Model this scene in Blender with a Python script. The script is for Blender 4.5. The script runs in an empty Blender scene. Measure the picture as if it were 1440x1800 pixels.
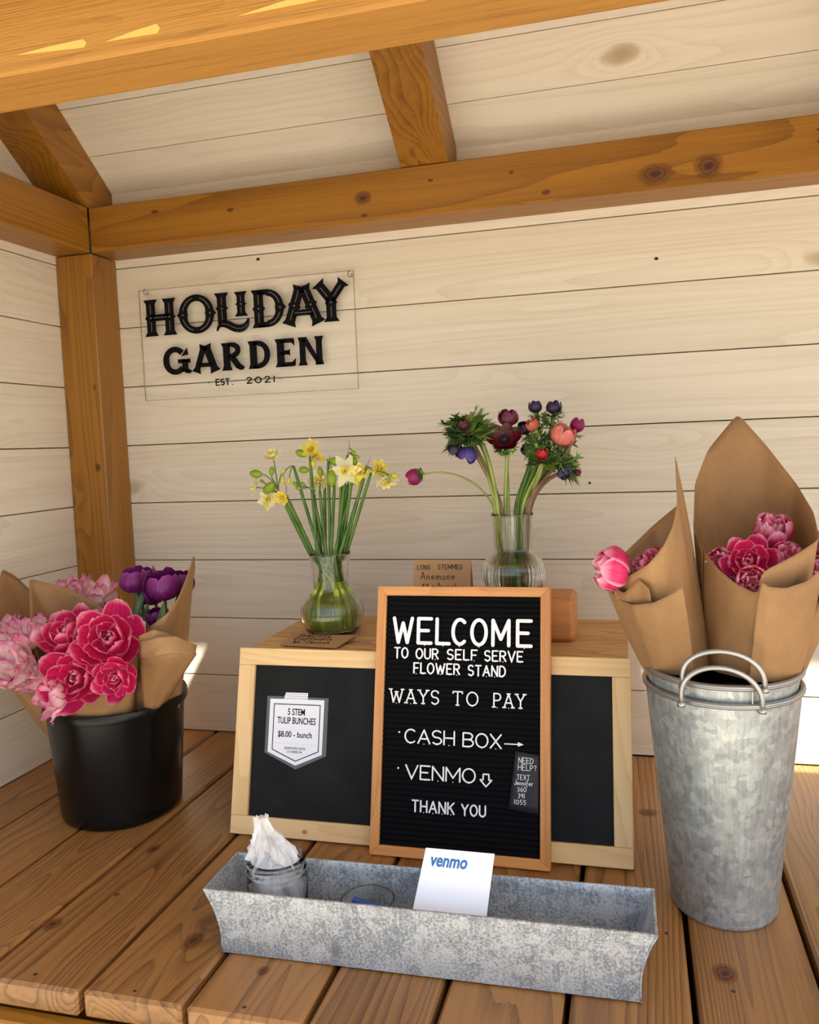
import bpy, math, random
from mathutils import Vector, Matrix, Quaternion
rnd = random.Random(7)
sc = bpy.context.scene
col = sc.collection
PI = math.pi

# ------------------------------------------------------------------ camera
FPX = 1464.78
YAW, PITCH, ROLL = 0.2640, 0.0808, 0.0390
CAM = Vector((1.3602, -1.8975, 0.72))
_cy, _sy, _cp, _sp = math.cos(YAW), math.sin(YAW), math.cos(PITCH), math.sin(PITCH)
# fitted basis: forward, right, down
FW = Vector((-0.26010, 0.96220, -0.08070)).normalized()
RT = Vector((0.9654, 0.2577, -0.0389)); RT = (RT - FW * RT.dot(FW)).normalized()
DN = FW.cross(RT).normalized()
cam_d = bpy.data.cameras.new('camera'); cam = bpy.data.objects.new('camera', cam_d); col.objects.link(cam)
UP = -DN; BK = -FW
cam.matrix_world = Matrix(((RT.x, UP.x, BK.x, CAM.x), (RT.y, UP.y, BK.y, CAM.y), (RT.z, UP.z, BK.z, CAM.z), (0, 0, 0, 1)))
cam_d.sensor_fit = 'HORIZONTAL'; cam_d.sensor_width = 36; cam_d.lens = FPX / 1440 * 36
cam_d.clip_start = 0.05; cam_d.clip_end = 200
sc.camera = cam

def at(px, py, y):
    """world point of a measured photo pixel at the depth plane y (metres from the back wall)"""
    v = FW + RT * ((px - 720) / FPX) + DN * ((py - 900) / FPX)
    return CAM + v * ((y - CAM.y) / v.y)

def srgb(r, g, b):
    def f(c):
        c /= 255
        return c / 12.92 if c <= .04045 else ((c + .055) / 1.055) ** 2.4
    return (f(r), f(g), f(b), 1)

# ------------------------------------------------------------------ sky, sun, exposure
SUN_D = Vector((-.6, .4, -1)).normalized()      # the way sunlight travels
w = bpy.data.worlds.new('sky'); sc.world = w; w.use_nodes = True
nt = w.node_tree; nt.nodes.clear()
bgn = nt.nodes.new('ShaderNodeBackground'); out = nt.nodes.new('ShaderNodeOutputWorld')
sky = nt.nodes.new('ShaderNodeTexSky'); sky.sky_type = 'NISHITA'; sky.sun_disc = False
sky.sun_elevation = math.radians(52); sky.sun_rotation = math.radians(124); sky.air_density = 1.0; sky.dust_density = 2.5; sky.ozone_density = .6
nt.links.new(sky.outputs[0], bgn.inputs[0]); nt.links.new(bgn.outputs[0], out.inputs[0])
bgn.inputs[1].default_value = 0.62
sl = bpy.data.lights.new('sun', 'SUN'); so = bpy.data.objects.new('sun', sl); col.objects.link(so)
so.rotation_euler = SUN_D.to_track_quat('-Z', 'Y').to_euler(); so.location = (3, -3, 5)
sl.energy = 38.0; sl.angle = 0.009; sl.color = (1, .94, .84)
sc.view_settings.view_transform = 'Standard'; sc.view_settings.look = 'None'
sc.view_settings.gamma = 1; sc.view_settings.use_curve_mapping = False
sc.view_settings.exposure = -0.95
sc.cycles.max_bounces = 14; sc.cycles.transparent_max_bounces = 16; sc.cycles.transmission_bounces = 12
sc.cycles.diffuse_bounces = 6; sc.cycles.glossy_bounces = 6
sc.cycles.sample_clamp_indirect = 8; sc.cycles.blur_glossy = .6
sc.cycles.use_denoising = True

# ------------------------------------------------------------------ material helpers
class NB:
    def __init__(s, name):
        s.m = bpy.data.materials.new(name); s.m.use_nodes = True; s.t = s.m.node_tree; s.t.nodes.clear()
        s.out = s.n('ShaderNodeOutputMaterial'); s.b = s.n('ShaderNodeBsdfPrincipled'); s.l(s.b.outputs[0], s.out.inputs[0])
    def n(s, k, **a):
        x = s.t.nodes.new(k)
        for q, v in a.items(): setattr(x, q, v)
        return x
    def l(s, a, b): s.t.links.new(a, b)
    def put(s, sock, v):
        if hasattr(v, 'is_linked') or isinstance(v, bpy.types.NodeSocket): s.l(v, sock)
        else: sock.default_value = v
    def math(s, op, a, b=0.0, c=0.0, clamp=False):
        x = s.n('ShaderNodeMath', operation=op); x.use_clamp = clamp
        for i, v in enumerate((a, b, c)): s.put(x.inputs[i], v)
        return x.outputs[0]
    def vmath(s, op, a, b):
        x = s.n('ShaderNodeVectorMath', operation=op); s.put(x.inputs[0], a); s.put(x.inputs[1], b); return x.outputs[0]
    def noise(s, vec, scale, detail=2, rough=.5, dist=0):
        x = s.n('ShaderNodeTexNoise'); s.l(vec, x.inputs['Vector']); x.inputs['Scale'].default_value = scale
        x.inputs['Detail'].default_value = detail; x.inputs['Roughness'].default_value = rough; x.inputs['Distortion'].default_value = dist
        return x
    def ramp(s, f, stops):
        x = s.n('ShaderNodeValToRGB'); s.put(x.inputs[0], f)
        e = x.color_ramp.elements
        while len(e) < len(stops): e.new(.5)
        for i, (p, c) in enumerate(stops):
            e[i].position = p; e[i].color = c if hasattr(c, '__len__') else (c, c, c, 1)
        return x.outputs[0]
    def mix(s, f, a, b, mode='MIX'):
        x = s.n('ShaderNodeMix', data_type='RGBA', blend_type=mode)
        s.put(x.inputs[0], f); s.put(x.inputs[6], a); s.put(x.inputs[7], b); return x.outputs[2]
    def bump(s, h, strength, dist=.001):
        x = s.n('ShaderNodeBump'); s.l(h, x.inputs['Height']); x.inputs['Strength'].default_value = strength; x.inputs['Distance'].default_value = dist
        s.l(x.outputs[0], s.b.inputs['Normal'])
    def set(s, **a):
        for k, v in a.items(): s.put(s.b.inputs[k.replace('_', ' ')], v)
        return s.m

def simple(name, c, rough=.5, metal=0, **k):
    B = NB(name); B.set(Base_Color=c, Roughness=rough, Metallic=metal)
    for q, v in k.items(): B.b.inputs[q.replace('_', ' ')].default_value = v
    return B.m

def wood(name, light, dark, axis='X', ring=9, contrast=.5, fiber=.25, rough=.6, knots=True, knotcol=None, var=.12, scale=1., bump=.3, pores=0, along=.11):
    B = NB(name)
    tc = B.n('ShaderNodeTexCoord'); oi = B.n('ShaderNodeObjectInfo')
    sca = {'X': (along, 1, 1), 'Y': (1, along, 1), 'Z': (1, 1, along)}[axis]
    off = B.n('ShaderNodeCombineXYZ')
    B.l(B.math('MULTIPLY', oi.outputs['Random'], 41.0), off.inputs[0]); B.l(B.math('MULTIPLY', oi.outputs['Random'], 83.0), off.inputs[1]); B.l(B.math('MULTIPLY', oi.outputs['Random'], 17.0), off.inputs[2])
    p0 = B.vmath('ADD', tc.outputs['Object'], off.outputs[0])
    p = B.vmath('MULTIPLY', p0, sca)
    n1 = B.noise(p, 5.5 * scale, 1.5, .45, .3)
    val = B.math('MULTIPLY', n1.outputs[0], ring * 2.2)
    ksc = {'X': (.55, 1, 1), 'Y': (1, .55, 1), 'Z': (1, 1, .55)}[axis]
    pk = B.vmath('MULTIPLY', p0, ksc)
    wob = B.noise(p0, 9, 2); pk2 = B.vmath('ADD', pk, B.vmath('MULTIPLY', wob.outputs['Color'], (.03, .03, .03)))
    vo = B.n('ShaderNodeTexVoronoi'); B.l(pk2, vo.inputs['Vector']); vo.inputs['Scale'].default_value = 4.2 * scale
    if knots:
        d = vo.outputs['Distance']
        infl = B.math('POWER', 2.718, B.math('MULTIPLY', d, -9.0))
        val = B.math('ADD', val, B.math('MULTIPLY', infl, 7.0))
    val = B.math('ADD', val, B.math('MULTIPLY', B.noise(p, 60, 2).outputs[0], .35))
    rg = B.math('FRACT', val)
    rg = B.math('POWER', rg, 2.2)                       # late wood: a sharp dark edge after a soft rise
    edge = B.math('LESS_THAN', B.math('FRACT', val), .995)
    ringf = B.math('MULTIPLY', rg, edge)
    fsc = {'X': (.02, 1, 1), 'Y': (1, .02, 1), 'Z': (1, 1, .02)}[axis]
    pf = B.vmath('MULTIPLY', p0, fsc)
    nf = B.noise(pf, 420 * scale, 3, .6); nb = B.noise(pf, 60 * scale, 3, .6); nbig = B.noise(p, 2.2, 2, .5)
    f = B.math('ADD', B.math('MULTIPLY', ringf, contrast), B.math('MULTIPLY', B.math('SUBTRACT', nf.outputs[0], .5), fiber * 1.6))
    f = B.math('ADD', f, B.math('MULTIPLY', B.math('SUBTRACT', nb.outputs[0], .5), fiber * 2.4))
    f = B.math('ADD', f, B.math('MULTIPLY', B.math('SUBTRACT', nbig.outputs[0], .45), .9), 0, True)
    c = B.mix(f, light, dark)
    if knots:
        kc = knotcol or tuple(x * .35 for x in dark[:3]) + (1,)
        kf = B.ramp(d, [(.03, 1.), (.075, .75), (.11, 0.)])
        c = B.mix(kf, c, kc)
    hv = B.n('ShaderNodeHueSaturation'); B.l(c, hv.inputs['Color'])
    B.l(B.math('ADD', B.math('MULTIPLY', oi.outputs['Random'], var * 2), 1 - var), hv.inputs['Value'])
    B.set(Base_Color=hv.outputs[0], Roughness=rough)
    hgt = B.math('SUBTRACT', nf.outputs[0], B.math('MULTIPLY', ringf, .6))
    B.bump(hgt, bump, .0012)
    return B.m

M = {}
M['wall'] = wood('whitewashed_pine', srgb(224, 215, 197), srgb(194, 181, 156), 'X', 13, .30, .30, .62, True, srgb(178, 156, 122), .03, bump=.25, along=.05)
M['wallY'] = wood('whitewashed_pine_side', srgb(224, 215, 197), srgb(194, 181, 156), 'Y', 13, .30, .30, .62, True, srgb(178, 156, 122), .03, bump=.25, along=.05)
M['deck'] = wood('oiled_deck_cedar', srgb(160, 114, 62), srgb(88, 55, 26), 'Y', 16, .62, .42, .40, True, srgb(92, 50, 24), .10, bump=.5, along=.05)
M['timberX'] = wood('oiled_timber_along_x', srgb(154, 104, 30), srgb(94, 56, 8), 'X', 13, .50, .36, .40, True, srgb(84, 42, 10), .05, bump=.3, along=.045)
M['timberY'] = wood('oiled_timber_along_y', srgb(154, 104, 30), srgb(94, 56, 8), 'Y', 13, .50, .36, .40, True, srgb(84, 42, 10), .05, bump=.3, along=.045)
M['timberZ'] = wood('oiled_timber_along_z', srgb(154, 104, 30), srgb(94, 56, 8), 'Z', 13, .50, .36, .40, True, srgb(84, 42, 10), .05, bump=.3, along=.045)
M['pineX'] = wood('pale_pine_along_x', srgb(238, 203, 146), srgb(208, 164, 100), 'X', 6, .4, .22, .55, False, None, .05, 1.5, .15)
M['pineZ'] = wood('pale_pine_along_z', srgb(238, 203, 146), srgb(208, 164, 100), 'Y', 6, .4, .22, .55, False, None, .05, 1.5, .15)
M['crate'] = wood('crate_top_boards', srgb(214, 172, 112), srgb(142, 96, 50), 'X', 8, .5, .45, .6, True, srgb(110, 70, 36), .12, 1.4, .4)
M['oakX'] = wood('oak_along_x', srgb(222, 158, 92), srgb(176, 110, 54), 'X', 5, .35, .55, .45, False, None, .03, 1.6, .2)
M['oakZ'] = wood('oak_along_z', srgb(222, 158, 92), srgb(176, 110, 54), 'Y', 5, .35, .55, .45, False, None, .03, 1.6, .2)
M['block'] = wood('oak_block', srgb(205, 138, 74), srgb(160, 96, 44), 'X', 6, .4, .5, .5, False, None, .03, 1.5, .35)

def kraft():
    B = NB('kraft_paper'); tc = B.n('ShaderNodeTexCoord')
    n = B.noise(tc.outputs['Object'], 9, 4, .6); f = B.noise(tc.outputs['Object'], 500, 2, .6)
    g = B.math('ADD', B.math('MULTIPLY', n.outputs[0], .7), B.math('MULTIPLY', f.outputs[0], .4))
    c = B.ramp(g, [(.3, srgb(134, 99, 62)), (.75, srgb(170, 130, 84))])
    B.set(Base_Color=c, Roughness=.75)
    cr = B.noise(tc.outputs['Object'], 22, 3, .5, .6)
    B.bump(B.math('ADD', cr.outputs[0], B.math('MULTIPLY', f.outputs[0], .05)), .35, .006)
    return B.m
M['kraft'] = kraft()
M['kraftcard'] = simple('kraft_card', srgb(178, 138, 94), .8)

def galv(name, base=(.50, .54, .53), dark=(.26, .29, .30), rough=.38, spang=95, white=.45):
    B = NB(name); tc = B.n('ShaderNodeTexCoord')
    v = B.n('ShaderNodeTexVoronoi'); wb = B.noise(tc.outputs['Object'], 40, 2)
    pv = B.vmath('ADD', tc.outputs['Object'], B.vmath('MULTIPLY', wb.outputs['Color'], (.012, .012, .012)))
    B.l(pv, v.inputs['Vector']); v.inputs['Scale'].default_value = spang
    n = B.noise(tc.outputs['Object'], 14, 5, .65); fine = B.noise(tc.outputs['Object'], 300, 3, .7)
    st = B.noise(B.vmath('MULTIPLY', tc.outputs['Object'], (1, 1, .06)), 220, 2)
    sep = B.n('ShaderNodeSeparateColor'); B.l(v.outputs['Color'], sep.inputs[0])
    f = B.math('ADD', B.math('MULTIPLY', sep.outputs[0], .30), B.math('MULTIPLY', n.outputs[0], .75))
    f = B.math('ADD', f, B.math('MULTIPLY', B.math('SUBTRACT', st.outputs[0], .5), .5))
    f = B.math('ADD', f, B.math('MULTIPLY', B.math('SUBTRACT', fine.outputs[0], .5), white), 0, True)
    c = B.ramp(f, [(.25, dark + (1,)), (.75, base + (1,))])
    B.set(Base_Color=c, Metallic=.62, Roughness=B.math('ADD', B.math('MULTIPLY', sep.outputs[1], .18), rough))
    B.bump(n.outputs[0], .12, .003)
    return B.m
M['galv'] = galv('galvanised_steel')
M['zinc'] = galv('weathered_zinc', (.60, .63, .64), (.27, .30, .33), .5, 60, 2.2)
M['wire'] = simple('grey_metal_wire', (.42, .42, .41, 1), .35, .85)
M['blackplastic'] = simple('black_plastic', (.004, .004, .004, 1), .27, Specular_IOR_Level=.32)
B = NB('chalkboard_black'); tc = B.n('ShaderNodeTexCoord'); n = B.noise(tc.outputs['Object'], 12, 4, .6)
M['chalk'] = B.set(Base_Color=B.ramp(n.outputs[0], [(.3, (.008, .009, .009, 1)), (.8, (.018, .019, .018, 1))]), Roughness=.6); B.b.inputs['Specular IOR Level'].default_value = .15
B.bump(B.noise(tc.outputs['Object'], 900, 2).outputs[0], .15, .0005)
M['felt'] = simple('black_felt', (.005, .005, .006, 1), .95, Specular_IOR_Level=.1)
M['note'] = simple('black_card', (.016, .016, .019, 1), .6)
M['white'] = simple('white_plastic', srgb(250, 250, 248), .35)
M['ink'] = simple('black_print', (.004, .004, .005, 1), .75, Specular_IOR_Level=.12)
M['inkbrown'] = simple('dark_marker', (.03, .018, .012, 1), .7)
M['dots'] = simple('grey_dots', srgb(175, 175, 182), .6)
M['paper'] = simple('white_paper', srgb(240, 242, 248), .45)
M['blue'] = simple('blue_print', srgb(48, 108, 168), .5)
M['bluerub'] = simple('blue_plastic', srgb(40, 75, 150), .4)
M['lightline'] = simple('silver_inline', (.16, .16, .155, 1), .5)
M['hook'] = simple('brass_hook', (.16, .11, .06, 1), .35, .9)
M['screw'] = simple('screw_steel', (.12, .10, .08, 1), .4, .9)
M['scrape'] = simple('pale_scrape', srgb(226, 180, 92), .5)
M['dark'] = simple('dark_gap_backing', (.03, .022, .016, 1), .9)
M['hole'] = simple('dark_knot_hole', (.02, .012, .008, 1), .9)
M['gravel'] = simple('pale_gravel', srgb(172, 164, 150), .95)
M['roof'] = simple('roof_boards', srgb(200, 186, 160), .7)

def glass(name, tint=(1, 1, 1, 1), ior=1.45, rough=0.0):
    B = NB(name); B.set(Base_Color=tint, Roughness=rough); B.b.inputs['Transmission Weight'].default_value = 1; B.b.inputs['IOR'].default_value = ior
    return B.m
M['glass'] = glass('clear_glass', (.985, .992, .985, 1))
M['water'] = glass('water', (.97, .985, .95, 1), 1.33)
B = NB('clear_film'); B.set(Base_Color=(.10, .11, .112, 1), Roughness=.22); M['film'] = B.m
B = NB('acrylic_sheet'); B.set(Base_Color=(1, 1, 1, 1), Roughness=.03); B.b.inputs['Alpha'].default_value = .035; M['acrylic'] = B.m
B = NB('acrylic_edge'); B.set(Base_Color=(.25, .22, .17, 1), Roughness=.2); B.b.inputs['Alpha'].default_value = .45; M['acredge'] = B.m
B = NB('plastic_bag'); B.set(Base_Color=(.93, .94, .96, 1), Roughness=.18); B.b.inputs['Alpha'].default_value = .5
B.b.inputs['Transmission Weight'].default_value = .2; M['bag'] = B.m

def petal_mat(name, base, edge, centre, e0=.72, e1=.97, streak=.35, trans=.35):
    B = NB(name); uv = B.n('ShaderNodeUVMap'); sp = B.n('ShaderNodeSeparateXYZ'); B.l(uv.outputs[0], sp.inputs[0])
    u = B.math('ABSOLUTE', B.math('MULTIPLY', B.math('SUBTRACT', sp.outputs[0], .5), 2.0))
    v = sp.outputs[1]
    oi = B.n('ShaderNodeObjectInfo')
    mv = B.n('ShaderNodeCombineXYZ'); B.l(B.math('MULTIPLY', sp.outputs[0], 14.0), mv.inputs[0]); B.l(B.math('MULTIPLY', v, 1.1), mv.inputs[1]); B.l(B.math('MULTIPLY', oi.outputs['Random'], 50.0), mv.inputs[2])
    st = B.noise(mv.outputs[0], 1.6, 3, .6)
    m = B.math('MAXIMUM', u, v)
    m = B.math('ADD', m, B.math('MULTIPLY', B.math('SUBTRACT', st.outputs[0], .5), .22))
    ef = B.ramp(m, [(e0, 0.), (e1, 1.)])
    c = B.mix(B.math('MULTIPLY', B.math('SUBTRACT', st.outputs[0], .35), streak * 2, 0, True), base, edge)
    c = B.mix(ef, c, edge)
    c = B.mix(B.ramp(v, [(.0, 1.), (.32, 0.)]), c, centre)
    hv = B.n('ShaderNodeHueSaturation'); B.l(c, hv.inputs['Color']); B.l(B.math('ADD', B.math('MULTIPLY', oi.outputs['Random'], .3), .85), hv.inputs['Value'])
    B.set(Base_Color=hv.outputs[0], Roughness=.42)
    B.bump(st.outputs[0], .25, .002)
    tr = B.n('ShaderNodeBsdfTranslucent'); B.l(hv.outputs[0], tr.inputs[0])
    mx = B.n('ShaderNodeMixShader'); mx.inputs[0].default_value = trans; B.l(B.b.outputs[0], mx.inputs[1]); B.l(tr.outputs[0], mx.inputs[2]); B.l(mx.outputs[0], B.out.inputs[0])
    return B.m
M['pink'] = petal_mat('deep_pink_petal', srgb(214, 16, 98), srgb(252, 168, 194), srgb(244, 120, 176), .80, .985, .14)
M['pinkl'] = petal_mat('bright_pink_petal', srgb(226, 30, 108), srgb(253, 190, 212), srgb(246, 160, 198), .72, .97, .18)
M['pinkin'] = petal_mat('inner_pink_petal', srgb(238, 84, 148), srgb(254, 212, 224), srgb(240, 206, 180), .70, .97, .35)
M['pale'] = petal_mat('pale_pink_petal', srgb(250, 232, 226), srgb(230, 116, 166), srgb(246, 240, 206), .70, 1.08, .24)
M['purple'] = petal_mat('purple_petal', srgb(108, 22, 98), srgb(144, 50, 134), srgb(150, 110, 130), .8, 1.1, .25, .2)
M['an_wine'] = petal_mat('wine_petal', srgb(98, 28, 52), srgb(126, 52, 76), srgb(70, 20, 40), .85, 1.2, .3, .2)
M['an_dark'] = petal_mat('dark_red_petal', srgb(84, 4, 18), srgb(104, 12, 26), srgb(20, 8, 22), .85, 1.2, .2, .15)
M['an_navy'] = petal_mat('navy_petal', srgb(42, 26, 62), srgb(62, 44, 96), srgb(30, 18, 40), .85, 1.2, .3, .15)
M['an_violet'] = petal_mat('violet_petal', srgb(78, 58, 132), srgb(104, 84, 166), srgb(60, 40, 90), .85, 1.2, .3, .2)
M['an_coral'] = petal_mat('coral_petal', srgb(230, 128, 118), srgb(244, 170, 156), srgb(190, 60, 80), .85, 1.2, .3, .3)
M['an_salmon'] = petal_mat('salmon_petal', srgb(206, 104, 84), srgb(226, 140, 110), srgb(190, 150, 90), .85, 1.2, .3, .3)
M['an_magenta'] = petal_mat('magenta_petal', srgb(150, 20, 90), srgb(180, 50, 120), srgb(120, 20, 70), .85, 1.2, .3, .25)
M['an_red'] = petal_mat('red_petal', srgb(200, 20, 36), srgb(224, 60, 70), srgb(150, 60, 40), .85, 1.2, .3, .25)
M['df_pale'] = petal_mat('cream_petal', srgb(246, 240, 186), srgb(250, 246, 214), srgb(232, 226, 130), .8, 1.2, .3, .35)
M['df_yellow'] = petal_mat('yellow_petal', srgb(242, 226, 84), srgb(250, 240, 150), srgb(228, 208, 60), .8, 1.2, .3, .35)
M['stamen'] = simple('dark_stamen', (.012, .008, .02, 1), .7)

def leafmat(name, a, b, sc_=60):
    B = NB(name); tc = B.n('ShaderNodeTexCoord'); n = B.noise(B.vmath('MULTIPLY', tc.outputs['Object'], (1, 1, .2)), sc_, 2)
    c = B.ramp(n.outputs[0], [(.3, a), (.7, b)]); B.set(Base_Color=c, Roughness=.45)
    return B.m
M['leaf'] = leafmat('tulip_leaf', srgb(62, 92, 52), srgb(104, 132, 84))
M['frond'] = leafmat('anemone_leaf', srgb(72, 112, 30), srgb(132, 168, 66))
M['frondd'] = leafmat('anemone_leaf_dark', srgb(38, 62, 26), srgb(66, 94, 44))
M['stemg'] = leafmat('daffodil_stem', srgb(44, 84, 24), srgb(92, 128, 40))
M['stemb'] = leafmat('pale_stem_foot', srgb(132, 158, 30), srgb(188, 204, 70))
M['stemy'] = leafmat('yellow_green_stem', srgb(120, 140, 52), srgb(158, 170, 84))
M['stemr'] = leafmat('reddish_stem', srgb(104, 74, 58), srgb(140, 112, 74))
M['bud'] = leafmat('green_bud', srgb(84, 124, 20), srgb(150, 170, 30), 30)
M['budy'] = leafmat('yellow_bud', srgb(168, 176, 40), srgb(212, 200, 70), 30)
M['spathe'] = leafmat('papery_spathe', srgb(150, 118, 92), srgb(190, 162, 130))

# ------------------------------------------------------------------ object helpers
def tag(o, label=None, cat=None, group=None, kind=None):
    if label: o['label'] = label
    if cat: o['category'] = cat
    if group: o['group'] = group
    if kind: o['kind'] = kind
    return o
def empty(name, loc=(0, 0, 0), rot=None, **k):
    o = bpy.data.objects.new(name, None); col.objects.link(o); o.location = loc; o.empty_display_size = .02
    if rot is not None: o.rotation_mode = 'QUATERNION'; o.rotation_quaternion = rot
    return tag(o, **k)
class MB:
    def __init__(s): s.v = []; s.f = []; s.uv = []
    def quad(s, *p):
        i = len(s.v); s.v += [tuple(q) for q in p]; s.f.append(tuple(range(i, i + len(p)))); return s
    def grid(s, rows, uv=False, closed=False):
        i = len(s.v); h = len(rows); w_ = len(rows[0])
        for a, r in enumerate(rows):
            for b, q in enumerate(r):
                s.v.append(tuple(q))
        for a in range(h - 1):
            for b in range(w_ if closed else w_ - 1):
                b2 = (b + 1) % w_
                s.f.append((i + a * w_ + b, i + a * w_ + b2, i + (a + 1) * w_ + b2, i + (a + 1) * w_ + b))
        return s
    def box(s, c, d, bev=0.0):
        x, y, z = c; a, b, h = d[0] / 2, d[1] / 2, d[2] / 2
        if bev <= 0:
            i = len(s.v)
            s.v += [(x + p * a, y + q * b, z + r * h) for p in (-1, 1) for q in (-1, 1) for r in (-1, 1)]
            s.f += [tuple(i + j for j in f) for f in ((0, 1, 3, 2), (4, 6, 7, 5), (0, 4, 5, 1), (2, 3, 7, 6), (0, 2, 6, 4), (1, 5, 7, 3))]
            return s
        e = min(bev, a * .9, b * .9, h * .9)
        i = len(s.v); idx = {}
        for p in (-1, 1):
            for q in (-1, 1):
                for r in (-1, 1):
                    for ax in range(3):
                        o = [p * (a - e), q * (b - e), r * (h - e)]
                        o[ax] = (p * a, q * b, r * h)[ax]
                        idx[p, q, r, ax] = len(s.v); s.v.append((x + o[0], y + o[1], z + o[2]))
        I = lambda p, q, r, ax: idx[p, q, r, ax]
        for sg in (-1, 1):
            s.f.append((I(sg, -1, -1, 0), I(sg, 1, -1, 0), I(sg, 1, 1, 0), I(sg, -1, 1, 0)))
            s.f.append((I(-1, sg, -1, 1), I(1, sg, -1, 1), I(1, sg, 1, 1), I(-1, sg, 1, 1)))
            s.f.append((I(-1, -1, sg, 2), I(1, -1, sg, 2), I(1, 1, sg, 2), I(-1, 1, sg, 2)))
            for t in (-1, 1):
                s.f.append((I(sg, t, -1, 0), I(sg, t, 1, 0), I(sg, t, 1, 1), I(sg, t, -1, 1)))
                s.f.append((I(sg, -1, t, 0), I(sg, 1, t, 0), I(sg, 1, t, 2), I(sg, -1, t, 2)))
                s.f.append((I(-1, sg, t, 1), I(1, sg, t, 1), I(1, sg, t, 2), I(-1, sg, t, 2)))
                for u in (-1, 1):
                    s.f.append((I(sg, t, u, 0), I(sg, t, u, 1), I(sg, t, u, 2)))
        return s
    def prism(s, poly, z0, z1):
        n = len(poly); i = len(s.v)
        s.v += [(x, y, z0) for x, y in poly] + [(x, y, z1) for x, y in poly]
        s.f.append(tuple(i + k for k in range(n))[::-1]); s.f.append(tuple(i + n + k for k in range(n)))
        for k in range(n): s.f.append((i + k, i + (k + 1) % n, i + n + (k + 1) % n, i + n + k))
        return s
    def tube(s, pts, rad, n=8, cap=True, flat=1.0):
        pts = [Vector(p) for p in pts]; i = len(s.v); m = len(pts)
        t0 = (pts[1] - pts[0]).normalized(); ref = Vector((0, 0, 1)) if abs(t0.z) < .9 else Vector((1, 0, 0))
        nrm = t0.cross(ref).normalized()
        for k, p in enumerate(pts):
            t = (pts[min(k + 1, m - 1)] - pts[max(k - 1, 0)]).normalized()
            nrm = (nrm - t * nrm.dot(t)).normalized(); bn = t.cross(nrm)
            r = rad[k] if hasattr(rad, '__len__') else rad
            for j in range(n):
                a = 2 * PI * j / n
                s.v.append(tuple(p + nrm * (r * math.cos(a)) + bn * (r * flat * math.sin(a))))
        for k in range(m - 1):
            for j in range(n):
                s.f.append((i + k * n + j, i + k * n + (j + 1) % n, i + (k + 1) * n + (j + 1) % n, i + (k + 1) * n + j))
        if cap:
            s.f.append(tuple(i + j for j in range(n))[::-1]); s.f.append(tuple(i + (m - 1) * n + j for j in range(n)))
        return s
    def lathe(s, prof, n=48, sx=1, sy=1, rot=0, flute=None, c=(0, 0, 0)):
        i = len(s.v); cr, sr_ = math.cos(rot), math.sin(rot)
        for k, (r, z) in enumerate(prof):
            for j in range(n):
                a = 2 * PI * j / n; rr = r * (1 + (flute(k, a) if flute else 0))
                x, y = rr * math.cos(a) * sx, rr * math.sin(a) * sy
                s.v.append((c[0] + x * cr - y * sr_, c[1] + x * sr_ + y * cr, c[2] + z))
        for k in range(len(prof) - 1):
            for j in range(n): s.f.append((i + k * n + j, i + k * n + (j + 1) % n, i + (k + 1) * n + (j + 1) % n, i + (k + 1) * n + j))
        if prof[0][0] > 0: s.f.append(tuple(i + j for j in range(n))[::-1])
        if prof[-1][0] > 0: s.f.append(tuple(i + (len(prof) - 1) * n + j for j in range(n)))
        return s
    def mesh(s, name, mat, smooth=False, uvs=None):
        me = bpy.data.meshes.new(name); me.from_pydata(s.v, [], s.f)
        if mat: me.materials.append(mat)
        if smooth:
            me.polygons.foreach_set('use_smooth', [True] * len(me.polygons))
        if uvs:
            l = me.uv_layers.new(name='UVMap')
            for lp in me.loops: l.data[lp.index].uv = uvs[lp.vertex_index]
        me.update(); return me
    def obj(s, name, mat, parent=None, smooth=False, uvs=None, inv=None, **k):
        if inv is not None: s.v = [tuple(inv @ Vector(p)) for p in s.v]
        o = bpy.data.objects.new(name, s.mesh(name, mat, smooth, uvs)); col.objects.link(o); o.parent = parent
        return tag(o, **k)
def inst(name, me, parent=None, loc=(0, 0, 0), rot=None, scale=None):
    o = bpy.data.objects.new(name, me); col.objects.link(o); o.parent = parent; o.location = loc
    if rot is not None: o.rotation_mode = 'QUATERNION'; o.rotation_quaternion = rot
    if scale: o.scale = (scale,) * 3 if not hasattr(scale, '__len__') else scale
    return o
def autosmooth(o, ang=35):
    me = o.data; me.polygons.foreach_set('use_smooth', [True] * len(me.polygons)); me.set_sharp_from_angle(angle=math.radians(ang)); return o
def solidify(o, t):
    m = o.modifiers.new('thickness', 'SOLIDIFY'); m.thickness = t; m.offset = 0; return o
def catmull(pts, n=6):
    pts = [Vector(p) for p in pts]; P = [pts[0] * 2 - pts[1]] + pts + [pts[-1] * 2 - pts[-2]]; o = []
    for i in range(1, len(P) - 2):
        a, b, c, d = P[i - 1:i + 3]
        for k in range(n):
            t = k / n; o.append(.5 * ((2 * b) + (c - a) * t + (2 * a - 5 * b + 4 * c - d) * t * t + (3 * b - a - 3 * c + d) * t ** 3))
    o.append(pts[-1]); return o

# ------------------------------------------------------------------ the shell of the stand
PK = 0.149; GAP = .0022
def plank_mesh(L, H, T, axis, mat, nm='plank'):
    b = MB(); d = {'X': (L, T, H), 'Y': (T, L, H)}[axis]; b.box((0, 0, 0), d, .0013); return b.mesh(nm, mat)
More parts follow.
